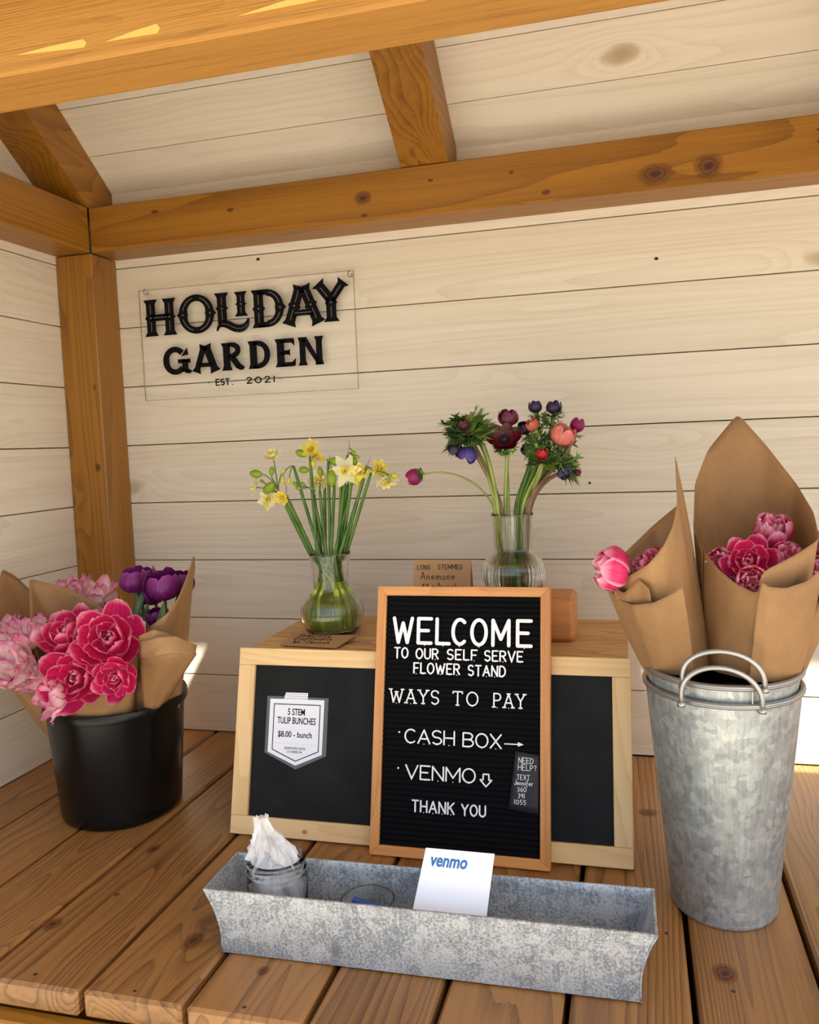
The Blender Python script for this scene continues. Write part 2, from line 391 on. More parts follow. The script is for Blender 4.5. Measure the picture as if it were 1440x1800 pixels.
# back wall: eight planks above the deck, a ninth cut under the beam, a tenth reaching the ceiling
wb = empty('wall_back', (1.45, .012, 0), kind='structure')
XL, XR = -.02, 2.9
for k in range(9):
    h = PK if k < 8 else 1.378 - 8 * PK
    me = plank_mesh(XR - XL, h - GAP, .018, 'X', M['wall'])
    o = inst('plank', me, wb, ((XL + XR) / 2 - 1.45, -.003 + rnd.uniform(-.0006, .0006), PK * k + h / 2))
MB().box((1.44, .022, .68), (2.96, .01, 1.42)).obj('backing_board', M['dark'], wb).location = (-1.45, -.012, 0)
wl = empty('wall_left', (-.012, -.5, 0), kind='structure')
for k in range(9):
    h = PK if k < 8 else 1.30 - 8 * PK
    me = plank_mesh(1.0, h - GAP, .018, 'Y', M['wallY'])
    inst('plank', me, wl, (.003 + rnd.uniform(-.0006, .0006), 0, PK * k + h / 2))
MB().box((-.012, 0, .66), (.01, 1.02, 1.34)).obj('backing_board', M['dark'], wl)  # added to stop light leaking in between the left planks
# gable boards above the side beam, cut to the roof slope
RZ0, RM, RY = 1.378, .755, -.477        # ceiling height at the back wall, slope, ridge y
def ceil_z(y): return RZ0 + RM * (-y) if y > RY else RZ0 + RM * (-RY) - RM * (RY - y)
for k in range(3):
    z0, z1 = 1.30 + k * PK, 1.30 + (k + 1) * PK - GAP
    z1 = min(z1, 1.74)
    def yb(z):
        return -(max(z, RZ0) - RZ0) / RM
    a0, a1 = min(yb(z0), -.002), min(yb(z1), -.002)
    poly = [(a0, z0), (a1, z1), (2 * RY - a1, z1), (2 * RY - a0, z0)]
    b = MB(); i = 0
    b.v = [(-.009, y + .5, z) for y, z in poly] + [(.0, y + .5, z) for y, z in poly]
    b.f = [(0, 1, 2, 3), (7, 6, 5, 4), (0, 4, 5, 1), (1, 5, 6, 2), (2, 6, 7, 3), (3, 7, 4, 0)]
    b.obj('plank', M['wallY'], wl).location = (.012, 0, 0)
# deck boards
fl = empty('floor', (1.4, -.49, 0), kind='structure')
gx = [-.016, .1448, .3064, .4585, .6233, .7802, .9489, 1.107, 1.2669, 1.4242, 1.5851, 1.745, 1.905, 2.065, 2.225, 2.385, 2.545, 2.705, 2.86]
for i in range(len(gx) - 1):
    x0, x1 = gx[i] + .0042, gx[i + 1] - .0042
    b = MB().box((0, 0, 0), (x1 - x0, .985, .039), .0045)
    o = b.obj('plank', M['deck'], fl); o.location = ((x0 + x1) / 2 - 1.4, 0 + rnd.uniform(-.003, .003), -.0195 + rnd.uniform(-.0008, .0004)); autosmooth(o, 30)
for i, (px, py) in enumerate([(62, 1712), (237, 1742), (430, 1770), (463, 1708), (1172, 1640), (1290, 1742)]):
    v = FW + RT * ((px - 720) / FPX) + DN * ((py - 900) / FPX); q = CAM + v * (-CAM.z / v.z)
    b = MB().lathe([(.0032, 0), (.0032, .0012), (.0022, .0016)], 12)
    b.obj('screw_head', M['screw'], fl).location = (q.x - 1.4, q.y + .49, -.0012)
for y in (-.12, -.5, -.9):
    MB().box((0, 0, 0), (2.9, .04, .09), .003).obj('joist', M['timberX'], fl).location = (.03, y + .49, -.088)
MB().box((0, 0, 0), (2.92, .93, .01)).obj('gap_dark_sheet', M['dark'], fl).location = (.03, .0, -.14)  # added dark sheet, hides the bright ground so the deck gaps read dark
t = MB().box((0, 0, 0), (2.92, .03, .16), .003).obj('trim_1', M['timberX'], kind='structure', label='orange timber fascia under the front ends of the deck boards'); t.location = (1.42, -.99, -.125)
DK = []
# timbers
def timber(name, c, d, ax, label, bev=.003, **k):
    o = MB().box((0, 0, 0), d, bev).obj(name, M['timber' + ax], None, label=label, kind='structure', **k); o.location = c; autosmooth(o, 30); return o
A = .102; ZB, ZT = 1.212, 1.318
timber('timber_post', (A / 2, -A / 2, ZB / 2 - .0), (A, A, ZB - .001), 'Z', 'square honey-brown timber post in the left back corner')
timber('timber_post', (2.78, -A / 2, ZB / 2), (A, A, ZB - .001), 'Z', 'timber post at the right back corner')
timber('timber_post', (A / 2, -.902, ZB / 2 - .0), (A, A, ZB - .001), 'Z', 'timber post at the left front corner')
timber('timber_post', (2.78, -.902, ZB / 2), (A, A, ZB - .001), 'Z', 'timber post at the right front corner')
timber('timber_beam', (1.4 + A / 2 + .0005, -A / 2, (ZB + ZT) / 2), (2.8 - A, A, ZT - ZB), 'X', 'long knotty timber beam along the top of the back wall')
timber('timber_beam', (A / 2, -.4785, (ZB + ZT) / 2), (A, .751, ZT - ZB), 'Y', 'short timber beam over the left wall, running to the corner')
timber('timber_beam', (2.78, -.478, (ZB + ZT) / 2), (A, .746, ZT - ZB), 'Y', 'timber beam over the right side')
timber('timber_beam', (1.4, -.903, 1.212 + .12), (3.1, .1, .24), 'X', 'big rough-sawn timber beam across the top foreground', .004)
timber('timber_beam', (1.4, RY, ceil_z(RY) - .085), (3.0, .05, .10), 'X', 'ridge beam under the roof peak')
# rafters
def rafter(x0, x1, side, label):
    b = MB(); D = .125 / math.cos(math.atan(RM)); y0, y1 = (0, RY) if side > 0 else (2 * RY, RY)
    yA = -A if side > 0 else 2 * RY + A
    zc = lambda y: ceil_z(y) - .001
    zbot = lambda y: ZT + RM * abs(y - yA) + .0005
    pts = [(y0, zc(y0)), (y1, zc(y1)), (y1, zbot(y1)), (yA, ZT + .0005), (y0, ZT + .0005)]
    if side > 0: pts[0] = (-.001, zc(0)); pts[-1] = (-.001, ZT + .0005)
    cx = (x0 + x1) / 2; hw = (x1 - x0) / 2; n = len(pts)
    b.v = [(-hw, y, z) for y, z in pts] + [(hw, y, z) for y, z in pts]
    b.f = [tuple(range(n)), tuple(range(2 * n - 1, n - 1, -1))] + [(i, n + i, n + (i + 1) % n, (i + 1) % n) for i in range(n)]
    o = b.obj('rafter', M['timberY'], None, label=label, kind='structure'); o.location = (cx, 0, 0)
    return o
rafter(0.001, .103, 1, 'slanting rafter rising from the left back corner')
rafter(.885, .989, 1, 'slanting rafter above the middle of the back beam')
rafter(1.80, 1.90, 1, 'slanting rafter above the right part of the back beam')
rafter(2.73, 2.83, 1, 'slanting rafter over the right end')
rafter(0.001, .103, -1, 'front rafter over the left end')
rafter(2.73, 2.83, -1, 'front rafter over the right end')
# ceiling planks on the back slope (joints measured at y = -.065 and -.164)
ce = empty('ceiling', (1.45, -.24, 1.55), kind='structure')
ys = [.012, -.084, -.182, -.280, -.378, RY]
sl_ang = math.atan(RM)
for i in range(len(ys) - 1):
    a, c = ys[i] - .0007, ys[i + 1] + .0007
    nrm = Vector((0, RM, 1)).normalized() * .02
    b = MB(); P0, P1 = Vector((0, a, ceil_z(min(a, 0)) - max(a, 0) * RM)), Vector((0, c, ceil_z(c)))
    pts = []
    for X in (-1.49, 1.49):
        for q in (P0, P1, P1 + nrm, P0 + nrm): pts.append((X, q.y + .24, q.z - 1.55))
    b.v = pts; b.f = [(0, 1, 2, 3), (7, 6, 5, 4), (0, 4, 5, 1), (1, 5, 6, 2), (2, 6, 7, 3), (3, 7, 4, 0)]
    b.obj('plank', M['wall'], ce)
bb_ = MB(); n_ = Vector((0, RM, 1)).normalized()
bb_.quad((-1.5, .26 - .0 + .02, ceil_z(0) - 1.55 + .012), (1.5, .28, ceil_z(0) - 1.55 + .012), (1.5, RY + .24 + .02, ceil_z(RY) - 1.55 + .035), (-1.5, RY + .26, ceil_z(RY) - 1.55 + .035))
bb_.obj('backing_board', M['dark'], ce)
# front roof slope with slots invented for the wall sun patches; unseen canopy blocks sun
def to_roof(x, z):
    """where sunlight that meets the back wall at (x, 0, z) comes through the front slope"""
    q = Vector((x, 0, z)); top = RZ0 + RM * (-RY) * 2      # z = top + RM*y on the front slope
    s_ = (top - z) / (-SUN_D.z + RM * SUN_D.y)
    return q - SUN_D * s_
def knotmat():
    B = NB('wood_knot'); tc = B.n('ShaderNodeTexCoord'); wb_ = B.noise(tc.outputs['Object'], 60, 2)
    ln = B.n('ShaderNodeVectorMath', operation='LENGTH'); B.l(tc.outputs['Generated'], ln.inputs[0])
    v = B.vmath('SUBTRACT', tc.outputs['Generated'], (.5, .5, .5)); v = B.vmath('ADD', v, B.vmath('MULTIPLY', B.vmath('SUBTRACT', wb_.outputs['Color'], (.5, .5, .5)), (.22, .22, 0)))
    v = B.vmath('MULTIPLY', v, (1, 1, 0)); B.l(v, ln.inputs[0]); d = ln.outputs['Value']
    c = B.ramp(d, [(0, srgb(52, 28, 12)), (.12, srgb(78, 42, 16)), (.18, srgb(122, 74, 32)), (.24, srgb(92, 52, 20)), (.30, srgb(132, 84, 38)), (.37, srgb(104, 62, 24)), (.46, srgb(136, 88, 40))])
    B.set(Base_Color=c, Roughness=.5, Alpha=B.ramp(d, [(.0, .95), (.2, .8), (.46, 0.)])); return B.m
M['knot'] = knotmat()
def knot(q, ax_, rx, ry, rotz=0, parent=None, off=None):
    b = MB().quad((-rx, -ry, 0), (rx, -ry, 0), (rx, ry, 0), (-rx, ry, 0)); b.v += [(-rx, -ry, -.0003)]; o = b.obj('knot', M['knot'], parent)
    o.rotation_euler = {'Y': (PI / 2, rotz, 0), 'Z': (0, 0, rotz)}[ax_]; o.location = Vector(q) - (Vector(parent.location) if parent else Vector()); return o
beam = [o for o in col.objects if o.name == 'timber_beam'][0]
for px, py, rx, ry in ((1152, 306, .040, .026), (1246, 292, .034, .030), (638, 348, .024, .018), (405, 369, .012, .006), (272, 372, .014, .005), (960, 338, .012, .007), (899, 303, .007, .005), (640, 379, .010, .006), (757, 317, .008, .004)):
    knot(at(px, py, -A - .0006), 'Y', rx, ry, 0, beam)
fbeam = [o for o in col.objects if o.name == 'timber_beam.003'][0]
fbeam.data.materials.clear(); fbeam.data.materials.append(wood('rough_sawn_timber', srgb(172, 122, 50), srgb(110, 70, 20), 'X', 10, .25, .8, .6, False, None, .02, 1.2, 1.0, along=.06))
postk = [o for o in col.objects if o.name == 'timber_post'][0]
for px, py, rx, ry in ((172, 822, .010, .014), (166, 681, .004, .010)): knot(at(px, py, -A - .0006), 'Y', rx, ry, 0, postk)
for (px, py), (qx, qy), h_ in (((28, 97), (147, 76), .010), ((186, 73), (276, 50), .011), ((418, 28), (560, -8), .010)):
    a_, c_ = at(px, py, -.9535), at(qx, qy, -.9535); b = MB()
    b.v = [(a_.x, -.9536, a_.z), (c_.x, -.9536, c_.z - h_ * .5), (c_.x + .004, -.9536, c_.z), (c_.x, -.9536, c_.z + h_ * .5), (a_.x + (c_.x - a_.x) * .5, -.9536, (a_.z + c_.z) / 2 + h_ * .35)]
    b.v = [tuple(Vector(p) - Vector(fbeam.location)) for p in b.v] ; n_ = len(b.v); b.v += [(x, y + .002, z) for x, y, z in b.v]
    b.f = [tuple(range(n_))] + [(i, n_ + i, n_ + (i + 1) % n_, (i + 1) % n_) for i in range(n_)]
    b.obj('scrape', M['scrape'], fbeam, label='pale smooth scrape in the rough-sawn face')
rf = empty('roof_front', (1.45, -.7, 1.6), kind='structure', label='front roof slope of boards with two made-up slots that shape the sun patches')
top = RZ0 + RM * (-RY) * 2
S1 = [to_roof(.03, .228), to_roof(.304, .228), to_roof(.110, -.10), to_roof(-.10, -.10)]  # made-up openings, traced back along the sun from the patches on the wall
S2 = [to_roof(1.374, .223), to_roof(2.3, .223), to_roof(2.1, -.10), to_roof(1.46, -.10)]
ya, yb_ = S1[0].y, S1[2].y
def slab(pts, name='roof_board'):
    b = MB(); n = Vector((0, -RM, 1)).normalized() * .018; lo = [Vector((x, y, top + RM * y)) - Vector((1.45, -.7, 1.6)) for x, y in pts]; k = len(lo)
    b.v = [tuple(p) for p in lo] + [tuple(p + n) for p in lo]
    b.f = [tuple(range(k)), tuple(range(2 * k - 1, k - 1, -1))] + [(i, k + i, k + (i + 1) % k, (i + 1) % k) for i in range(k)]
    return b.obj(name, M['roof'], rf)
X0, X1 = -.06, 3.3
slab([(X0, RY), (X1, RY), (X1, ya), (X0, ya)]); slab([(X0, yb_), (X1, yb_), (X1, -1.06), (X0, -1.06)])
slab([(X0, ya), (S1[0].x, ya), (S1[3].x, yb_), (X0, yb_)])
slab([(S1[1].x, ya), (S2[0].x, S2[0].y), (S2[3].x, yb_), (S1[2].x, yb_)])
slab([(S2[1].x, ya), (X1, ya), (X1, yb_), (S2[2].x, yb_)])
pr = MB().box((0, 0, 0), (4.2, .78, .03)).obj('sun_blocker', M['roof'], None, kind='structure', label='unseen flat board added in front of the stand to block the sun'); pr.location = (1.6, -1.40, 1.46)  # unseen canopy, added to keep direct sun off the deck and flowers
g = MB().quad((-30, -30, 0), (30, -30, 0), (30, 30, 0), (-30, 30, 0)).obj('ground', M['gravel'], None, kind='structure'); g.location = (0, 0, -.86)

for px, py, rx, ry in ((270, 1493, .012, .022), (340, 1655, .018, .030), (92, 1625, .020, .020), (463, 1707, .010, .014), (1275, 1712, .020, .026), (1140, 1428, .022, .018), (205, 1573, .006, .007)):
    v = FW + RT * ((px - 720) / FPX) + DN * ((py - 900) / FPX); q = CAM + v * (-CAM.z / v.z); knot((q.x, q.y, .0012), 'Z', rx, ry, 0, fl)
# ------------------------------------------------------------------ knot holes, hooks and screw on the walls
def knot_hole(px, py, r, label):
    q = at(px, py, 0); b = MB().lathe([(r, 0), (r * .7, .0012)], 9, 1, .8)
    o = b.obj('knot_hole', M['hole'], wb); o.rotation_euler = (PI / 2, 0, 0); o.location = (q.x - 1.45, -.0135, q.z)
knot_hole(454, 456, .0045, ''); knot_hole(1154, 455, .0042, ''); knot_hole(1037, 1064 - 215 + 0, .003, '')
def hook(px, py, label, y=-.012):
    q = at(px, py, y); b = MB()
    pts = [(0, .012, -.004), (0, 0, -.004), (0, -.006, -.007), (-.0045, -.009, -.004), (-.006, -.009, .001), (-.004, -.009, .0055), (0, -.009, .007)]
    b.tube(catmull([Vector(p) for p in pts], 5), .0011, 8)
    b.lathe([(.003, 0), (.003, .001)], 10, c=(0, 0, 0))
    o = b.obj('screw_hook', M['hook'], None, True, label=label, cat='hook'); o.location = (q.x, -.008, q.z); return o
hook(258, 514, 'small brass screw hook at the top left corner of the clear sign')
hook(617, 482, 'small brass screw hook at the top right corner of the clear sign')
q = at(1438, 240, -A); b = MB().tube(catmull([Vector((0, 0, .012)), Vector((0, -.012, .010)), Vector((0, -.016, 0)), Vector((0, -.012, -.010)), Vector((0, -.004, -.012))], 5), .0013, 8)
o = b.obj('screw_hook', M['screw'], None, True, label='steel hook in the back beam at the right edge', cat='hook'); o.location = (q.x, -A, q.z)

# ------------------------------------------------------------------ lettering built from strokes
def arc(cx, cy, rx, ry, a0, a1, n=10):
    return [(cx + rx * math.cos(math.radians(a0 + (a1 - a0) * i / n)), cy + ry * math.sin(math.radians(a0 + (a1 - a0) * i / n))) for i in range(n + 1)]
GL = {
 'A': (.72, [[(0, 0), (.36, 1), (.72, 0)], [(.13, .34), (.59, .34)]]),
 'B': (.6, [[(0, 0), (0, 1), (.3, 1)] + arc(.3, .76, .25, .24, 90, -90, 8) + [(0, .52)], [(.3, .52)] + arc(.32, .26, .28, .26, 90, -90, 8) + [(0, 0)]]),
 'C': (.66, [arc(.36, .5, .36, .5, 50, 310, 16)]),
 'D': (.62, [[(0, 0), (0, 1), (.22, 1)] + arc(.22, .5, .4, .5, 90, -90, 12) + [(0, 0)]]),
 'E': (.54, [[(.54, 1), (0, 1), (0, 0), (.54, 0)], [(0, .51), (.42, .51)]]),
 'F': (.52, [[(.52, 1), (0, 1), (0, 0)], [(0, .5), (.42, .5)]]),
 'G': (.68, [arc(.36, .5, .36, .5, 50, 360, 18) + [(.4, .5)]]),
 'H': (.62, [[(0, 0), (0, 1)], [(.62, 0), (.62, 1)], [(0, .5), (.62, .5)]]),
 'I': (.02, [[(0, 0), (0, 1)]]),
 'J': (.4, [[(.4, 1), (.4, .25)] + arc(.2, .22, .2, .22, 0, -180, 8)]),
 'K': (.6, [[(0, 0), (0, 1)], [(.58, 1), (0, .42)], [(.2, .6), (.6, 0)]]),
 'L': (.5, [[(0, 1), (0, 0), (.5, 0)]]),
 'M': (.78, [[(0, 0), (0, 1), (.39, .25), (.78, 1), (.78, 0)]]),
 'N': (.62, [[(0, 0), (0, 1), (.62, 0), (.62, 1)]]),
 'O': (.7, [arc(.35, .5, .35, .5, 0, 360, 22)]),
 'P': (.56, [[(0, 0), (0, 1), (.28, 1)] + arc(.28, .74, .28, .26, 90, -90, 8) + [(0, .48)]]),
 'R': (.6, [[(0, 0), (0, 1), (.3, 1)] + arc(.3, .75, .27, .25, 90, -90, 8) + [(0, .5)], [(.28, .5), (.6, 0)]]),
 'S': (.56, [arc(.28, .74, .27, .26, 35, 270, 10)[:-1] + arc(.28, .25, .28, .25, 90, -145, 10)]),
 'T': (.6, [[(0, 1), (.6, 1)], [(.3, 1), (.3, 0)]]),
 'U': (.6, [[(0, 1), (0, .3)] + arc(.3, .3, .3, .3, 180, 360, 10) + [(.6, 1)]]),
 'V': (.7, [[(0, 1), (.35, 0), (.7, 1)]]),
 'W': (.95, [[(0, 1), (.24, 0), (.475, .8), (.71, 0), (.95, 1)]]),
 'X': (.62, [[(0, 0), (.62, 1)], [(0, 1), (.62, 0)]]),
 'Y': (.66, [[(0, 1), (.33, .48), (.66, 1)], [(.33, .48), (.33, 0)]]),
 '0': (.5, [arc(.25, .4, .25, .4, 0, 360, 16)]), '1': (.1, [[(.05, .8), (.05, 0)]]),
 '3': (.45, [arc(.2, .62, .2, .18, 120, -90, 8) + arc(.2, .22, .24, .22, 90, -130, 8)]),
 '5': (.45, [[(.42, .85), (.08, .85), (.05, .48)] + arc(.2, .25, .22, .25, 110, -130, 8)]),
 '6': (.45, [[(.36, .85), (.1, .5)] + arc(.24, .22, .2, .22, 160, -200, 12)]),
 '9': (.45, [arc(.22, .58, .2, .2, 0, 360, 12), [(.42, .6), (.38, 0)]]),
 '8': (.45, [arc(.22, .62, .17, .2, -90, 270, 12), arc(.22, .21, .21, .21, 90, 450, 12)]),
 '2': (.45, [arc(.22, .62, .2, .2, 160, -30, 8) + [(.02, 0), (.45, 0)]]),
 '?': (.4, [arc(.18, .78, .18, .2, 160, -60, 8) + [(.2, .3)], [(.2, .06), (.2, .04)]]),
 '$': (.45, [arc(.22, .58, .2, .18, 35, 270, 8)[:-1] + arc(.22, .22, .2, .18, 90, -145, 8), [(.22, .9), (.22, -.08)]]),
 '/': (.4, [[(0, -.05), (.4, .9)]]), '-': (.35, [[(0, .55), (.3, .57)]]), '.': (.1, [[(.03, .02), (.05, .02)]]),
 # handwriting
 'a': (.5, [arc(.22, .24, .22, .24, 20, 380, 14), [(.45, .48), (.43, .08), (.55, 0)]]),
 'b': (.46, [[(.02, 1), (.02, 0)], arc(.22, .24, .2, .24, 180, -180, 14)]),
 'c': (.42, [arc(.24, .24, .24, .24, 50, 310, 10)]),
 'd': (.48, [arc(.22, .24, .22, .24, 0, 360, 14), [(.45, 1), (.45, 0)]]),
 'e': (.46, [[(.04, .24), (.42, .28)] + arc(.23, .25, .22, .23, 20, 320, 12)]),
 'f': (.36, [arc(.26, .8, .14, .2, 40, 180, 6) + [(.12, -.3)], [(0, .45), (.32, .47)]]),
 'h': (.44, [[(.02, 1), (.02, 0)], [(.02, .3)] + arc(.22, .3, .18, .18, 150, 0, 6) + [(.4, 0)]]),
 'i': (.1, [[(.03, .48), (.03, 0)], [(.04, .68), (.05, .69)]]),
 'l': (.12, [[(.04, 1), (.04, .06), (.12, 0)]]),
 'm': (.72, [[(.02, .48), (.02, 0)], [(.02, .3)] + arc(.18, .32, .16, .16, 150, 0, 6) + [(.34, 0)], [(.34, .3)] + arc(.52, .32, .16, .16, 150, 0, 6) + [(.68, 0)]]),
 'n': (.46, [[(.02, .48), (.02, 0)], [(.02, .3)] + arc(.22, .3, .18, .18, 150, 0, 6) + [(.4, 0)]]),
 'o': (.46, [arc(.22, .24, .22, .24, 0, 360, 14)]),
 'p': (.46, [[(.02, .48), (.02, -.35)], arc(.22, .24, .2, .24, 180, -180, 14)]),
 'r': (.32, [[(.02, .48), (.02, 0)], [(.02, .3)] + arc(.2, .3, .16, .16, 150, 50, 5)]),
 's': (.36, [arc(.18, .36, .15, .12, 40, 270, 6)[:-1] + arc(.18, .12, .16, .12, 90, -140, 6)]),
 't': (.34, [[(.14, .85), (.14, .06), (.26, 0)], [(0, .55), (.3, .57)]]),
 'u': (.46, [[(.02, .48), (.02, .18)] + arc(.21, .18, .19, .18, 180, 360, 6) + [(.4, .48), (.42, 0)]]),
 'v': (.4, [[(0, .48), (.18, 0), (.38, .48)]]),
 'y': (.42, [[(0, .48), (.2, .05)], [(.4, .48), (.1, -.35)]]),
}
SERIF = {'W': [(0, 1), (.475, .8), (.95, 1)], 'A': [(0, 0), (.72, 0), (.36, 1)], 'Y': [(0, 1), (.66, 1), (.33, 0)], 'T': [(.3, 0)], 'P': [(0, 0)], 'S': []}
def stroke(b, a, c, r, z0, z1, n=5):
    """one flat bar with round ends"""
    ax, ay = a; cx, cy = c; th = math.atan2(cy - ay, cx - ax) if (a != c) else 0
    poly = [(cx + r * math.cos(th - PI / 2 + PI * k / n), cy + r * math.sin(th - PI / 2 + PI * k / n)) for k in range(n + 1)] + \
           [(ax + r * math.cos(th + PI / 2 + PI * k / n), ay + r * math.sin(th + PI / 2 + PI * k / n)) for k in range(n + 1)]
    b.prism(poly, z0, z1)
def glyph(ch, h, wx, r, z0, z1, serif=False, slant=0, jit=0):
    """mesh data of one letter: height h, width factor wx, stroke radius r"""
    b = MB(); W, pl = GL[ch]
    T_ = lambda p: ((p[0] * wx + p[1] * slant) * h, p[1] * h)
    for line in pl:
        for i in range(len(line) - 1): stroke(b, T_(line[i]), T_(line[i + 1]), r, z0, z1 + (i % 4) * 2.5e-5)
    if serif:
        for x, y in SERIF.get(ch, []):
            X, Y = T_((x, y)); s_ = .11 * h; stroke(b, (X - s_, Y), (X + s_, Y), r, z0, z1)
        if ch == 'T':
            for x in (0, .6): X, Y = T_((x, 1)); stroke(b, (X, Y), (X, Y - .12 * h), r, z0, z1)
        if ch == 'S':
            X, Y = T_((.53, .92)); stroke(b, (X, Y), (X, Y - .1 * h), r, z0, z1)
    return b
def word(text, x0, x1, y, h, r, mat, parent, z0=0, z1=.001, serif=False, gap=.22, slant=0, name='letter', jit=0, xf=None, merge=False, nub=False):
    """a word fitted between x0 and x1 on the local xy plane of its parent, one object per letter (or one merged line of writing)"""
    n = len(text); units = sum(GL[c][0] for c in text if c != ' ')
    sp = sum(.35 for c in text if c == ' ')
    total = x1 - x0 - 2 * r
    gw = gap * (n - 1)
    k = total / h / (units + gw + sp)
    x = x0 + r; big = MB()
    for c in text:
        if c == ' ': x += .35 * k * h; continue
        b = glyph(c, h - 2 * r if not jit else h * (1 + rnd.uniform(-jit, jit)), k * h / (h - 2 * r) if not jit else k, r, z0, z1, serif, slant)
        dy = r + (rnd.uniform(-jit, jit) * h * .4 if jit else 0)
        if nub:
            W = GL[c][0] * k * h; b.box((W * .5, -r * 1.0, (z0 + z1) / 2), (.0014, r * 1.2, (z1 - z0) * .6))
        if merge:
            i = len(big.v); big.v += [(vx + x, vy + y + dy, vz) for vx, vy, vz in b.v]; big.f += [tuple(i + j for j in f) for f in b.f]
        else:
            o = b.obj(name, mat, parent); o.location = (x, y + dy, 0)
        x += (GL[c][0] + gap) * k * h
    if merge: return big.obj(name, mat, parent)

def plane_root(name, p0, ux, uy, **k):
    """an Empty whose local xy plane is the face of a board"""
    ux = Vector(ux).normalized(); uy = Vector(uy); uy = (uy - ux * uy.dot(ux)).normalized(); n = ux.cross(uy)
    q = Matrix(((ux.x, uy.x, n.x), (ux.y, uy.y, n.y), (ux.z, uy.z, n.z))).to_quaternion()
    return empty(name, p0, q, **k)

# ------------------------------------------------------------------ clear sign with black lettering
sg = empty('shop_sign', (.1752, -.0205, .8556), Matrix(((1, 0, 0), (0, 0, -1), (0, 1, 0))).to_quaternion(), label='clear acrylic sign with black HOLIDAY GARDEN lettering on the back wall', cat='sign')
SW, SH = .5652, .2722
MB().box((SW / 2, SH / 2, 0), (SW - .002, SH - .002, .004)).obj('acrylic_panel', M['acrylic'], sg)
e = MB()
for c, d in (((SW / 2, 0, 0), (SW, .0014, .0042)), ((SW / 2, SH, 0), (SW, .0014, .0042)), ((0, SH / 2, 0), (.0014, SH, .0042)), ((SW, SH / 2, 0), (.0014, SH, .0042))): e.box(c, d)
e.obj('panel_edge', M['acredge'], sg)
Z0, Z1 = .0022, .0034
def flare_bar(b, p, q, w_, fl_=.0045, spur=0, z0=Z0, z1=Z1, f0=True, f1=True):
    """a bar from p to q whose ends flare into pointed serifs; spur adds a thorn on both sides half-way"""
    p, q = Vector(p), Vector(q); d = q - p; L = d.length; d.normalize(); n = Vector((-d.y, d.x)); h = w_ / 2
    a = fl_ if f0 else 0; c = fl_ if f1 else 0; s_ = .17 * L if L < .06 else .011
    sd = [(0, h + a), (min(s_, .3 * L), h)]
    if spur: sd += [(.44 * L, h), (.5 * L, h + spur), (.56 * L, h)]
    sd += [(L - min(s_, .3 * L), h), (L, h + c)]
    # each slice between two neighbouring stations is convex
    for (t0, h0), (t1, h1) in zip(sd[:-1], sd[1:]):
        b.prism([tuple(p + d * t0 + n * h0), tuple(p + d * t0 - n * h0), tuple(p + d * t1 - n * h1), tuple(p + d * t1 + n * h1)], z0, z1)
def ring(b, cx, cy, rx, ry, w_, a0, a1, n=20, z0=Z0, z1=Z1, w2=None):
    for i in range(n):
        t0, t1 = math.radians(a0 + (a1 - a0) * i / n), math.radians(a0 + (a1 - a0) * (i + 1) / n)
        ww = lambda t: w_ if w2 is None else w_ + (w2 - w_) * abs(math.sin(t))
        P = [(cx + rx * math.cos(t0), cy + ry * math.sin(t0)), (cx + (rx - ww(t0)) * math.cos(t0), cy + (ry - ww(t0)) * math.sin(t0)),
             (cx + (rx - ww(t1)) * math.cos(t1), cy + (ry - ww(t1)) * math.sin(t1)), (cx + rx * math.cos(t1), cy + ry * math.sin(t1))]
        b.prism(P, z0, z1)
OX, OZ = .1752, .8556
S_ = lambda x, z: (x - OX, z - OZ)
def sletter(fn):
    b = MB(); l = MB(); fn(b, l); o = b.obj('letter', M['ink'], sg)
    if l.v: l.obj('inline', M['lightline'], o, label='thin silver line inlaid in the letter')
T0, T1 = 1.0135, 1.103; MID = (T0 + T1) / 2
def inl(l, p, q, r=.0007): stroke(l, p, q, r, Z1, Z1 + .0003)
def dot(l, p, r=.0021): stroke(l, p, p, r, Z1, Z1 + .0005)
def fH(b, l):
    for x in (.2065, .2580):
        flare_bar(b, S_(x, T0), S_(x, T1), .0245, .0065, .0045); inl(l, S_(x, T0 + .012), S_(x, MID - .010)); inl(l, S_(x, MID + .010), S_(x, T1 - .012)); dot(l, S_(x, MID))
    flare_bar(b, S_(.2065, MID), S_(.2580, MID), .016, 0); inl(l, S_(.214, MID), S_(.251, MID))
def fO(b, l):
    c = S_(.332, MID + .0005); ring(b, c[0], c[1], .0480, .0475, .0245, 0, 360, 30, w2=.016)
    for s in (-1, 1): b.prism([(c[0] + s * .046, c[1] - .008), (c[0] + s * .0535, c[1]), (c[0] + s * .046, c[1] + .008)][::s], Z0, Z1); dot(l, (c[0] + s * .037, c[1]))
    for a0, a1 in ((15, 75), (105, 165), (195, 255), (285, 345)): ring(l, c[0], c[1], .0385, .0405, .0016, a0, a1, 8, Z1, Z1 + .0003)
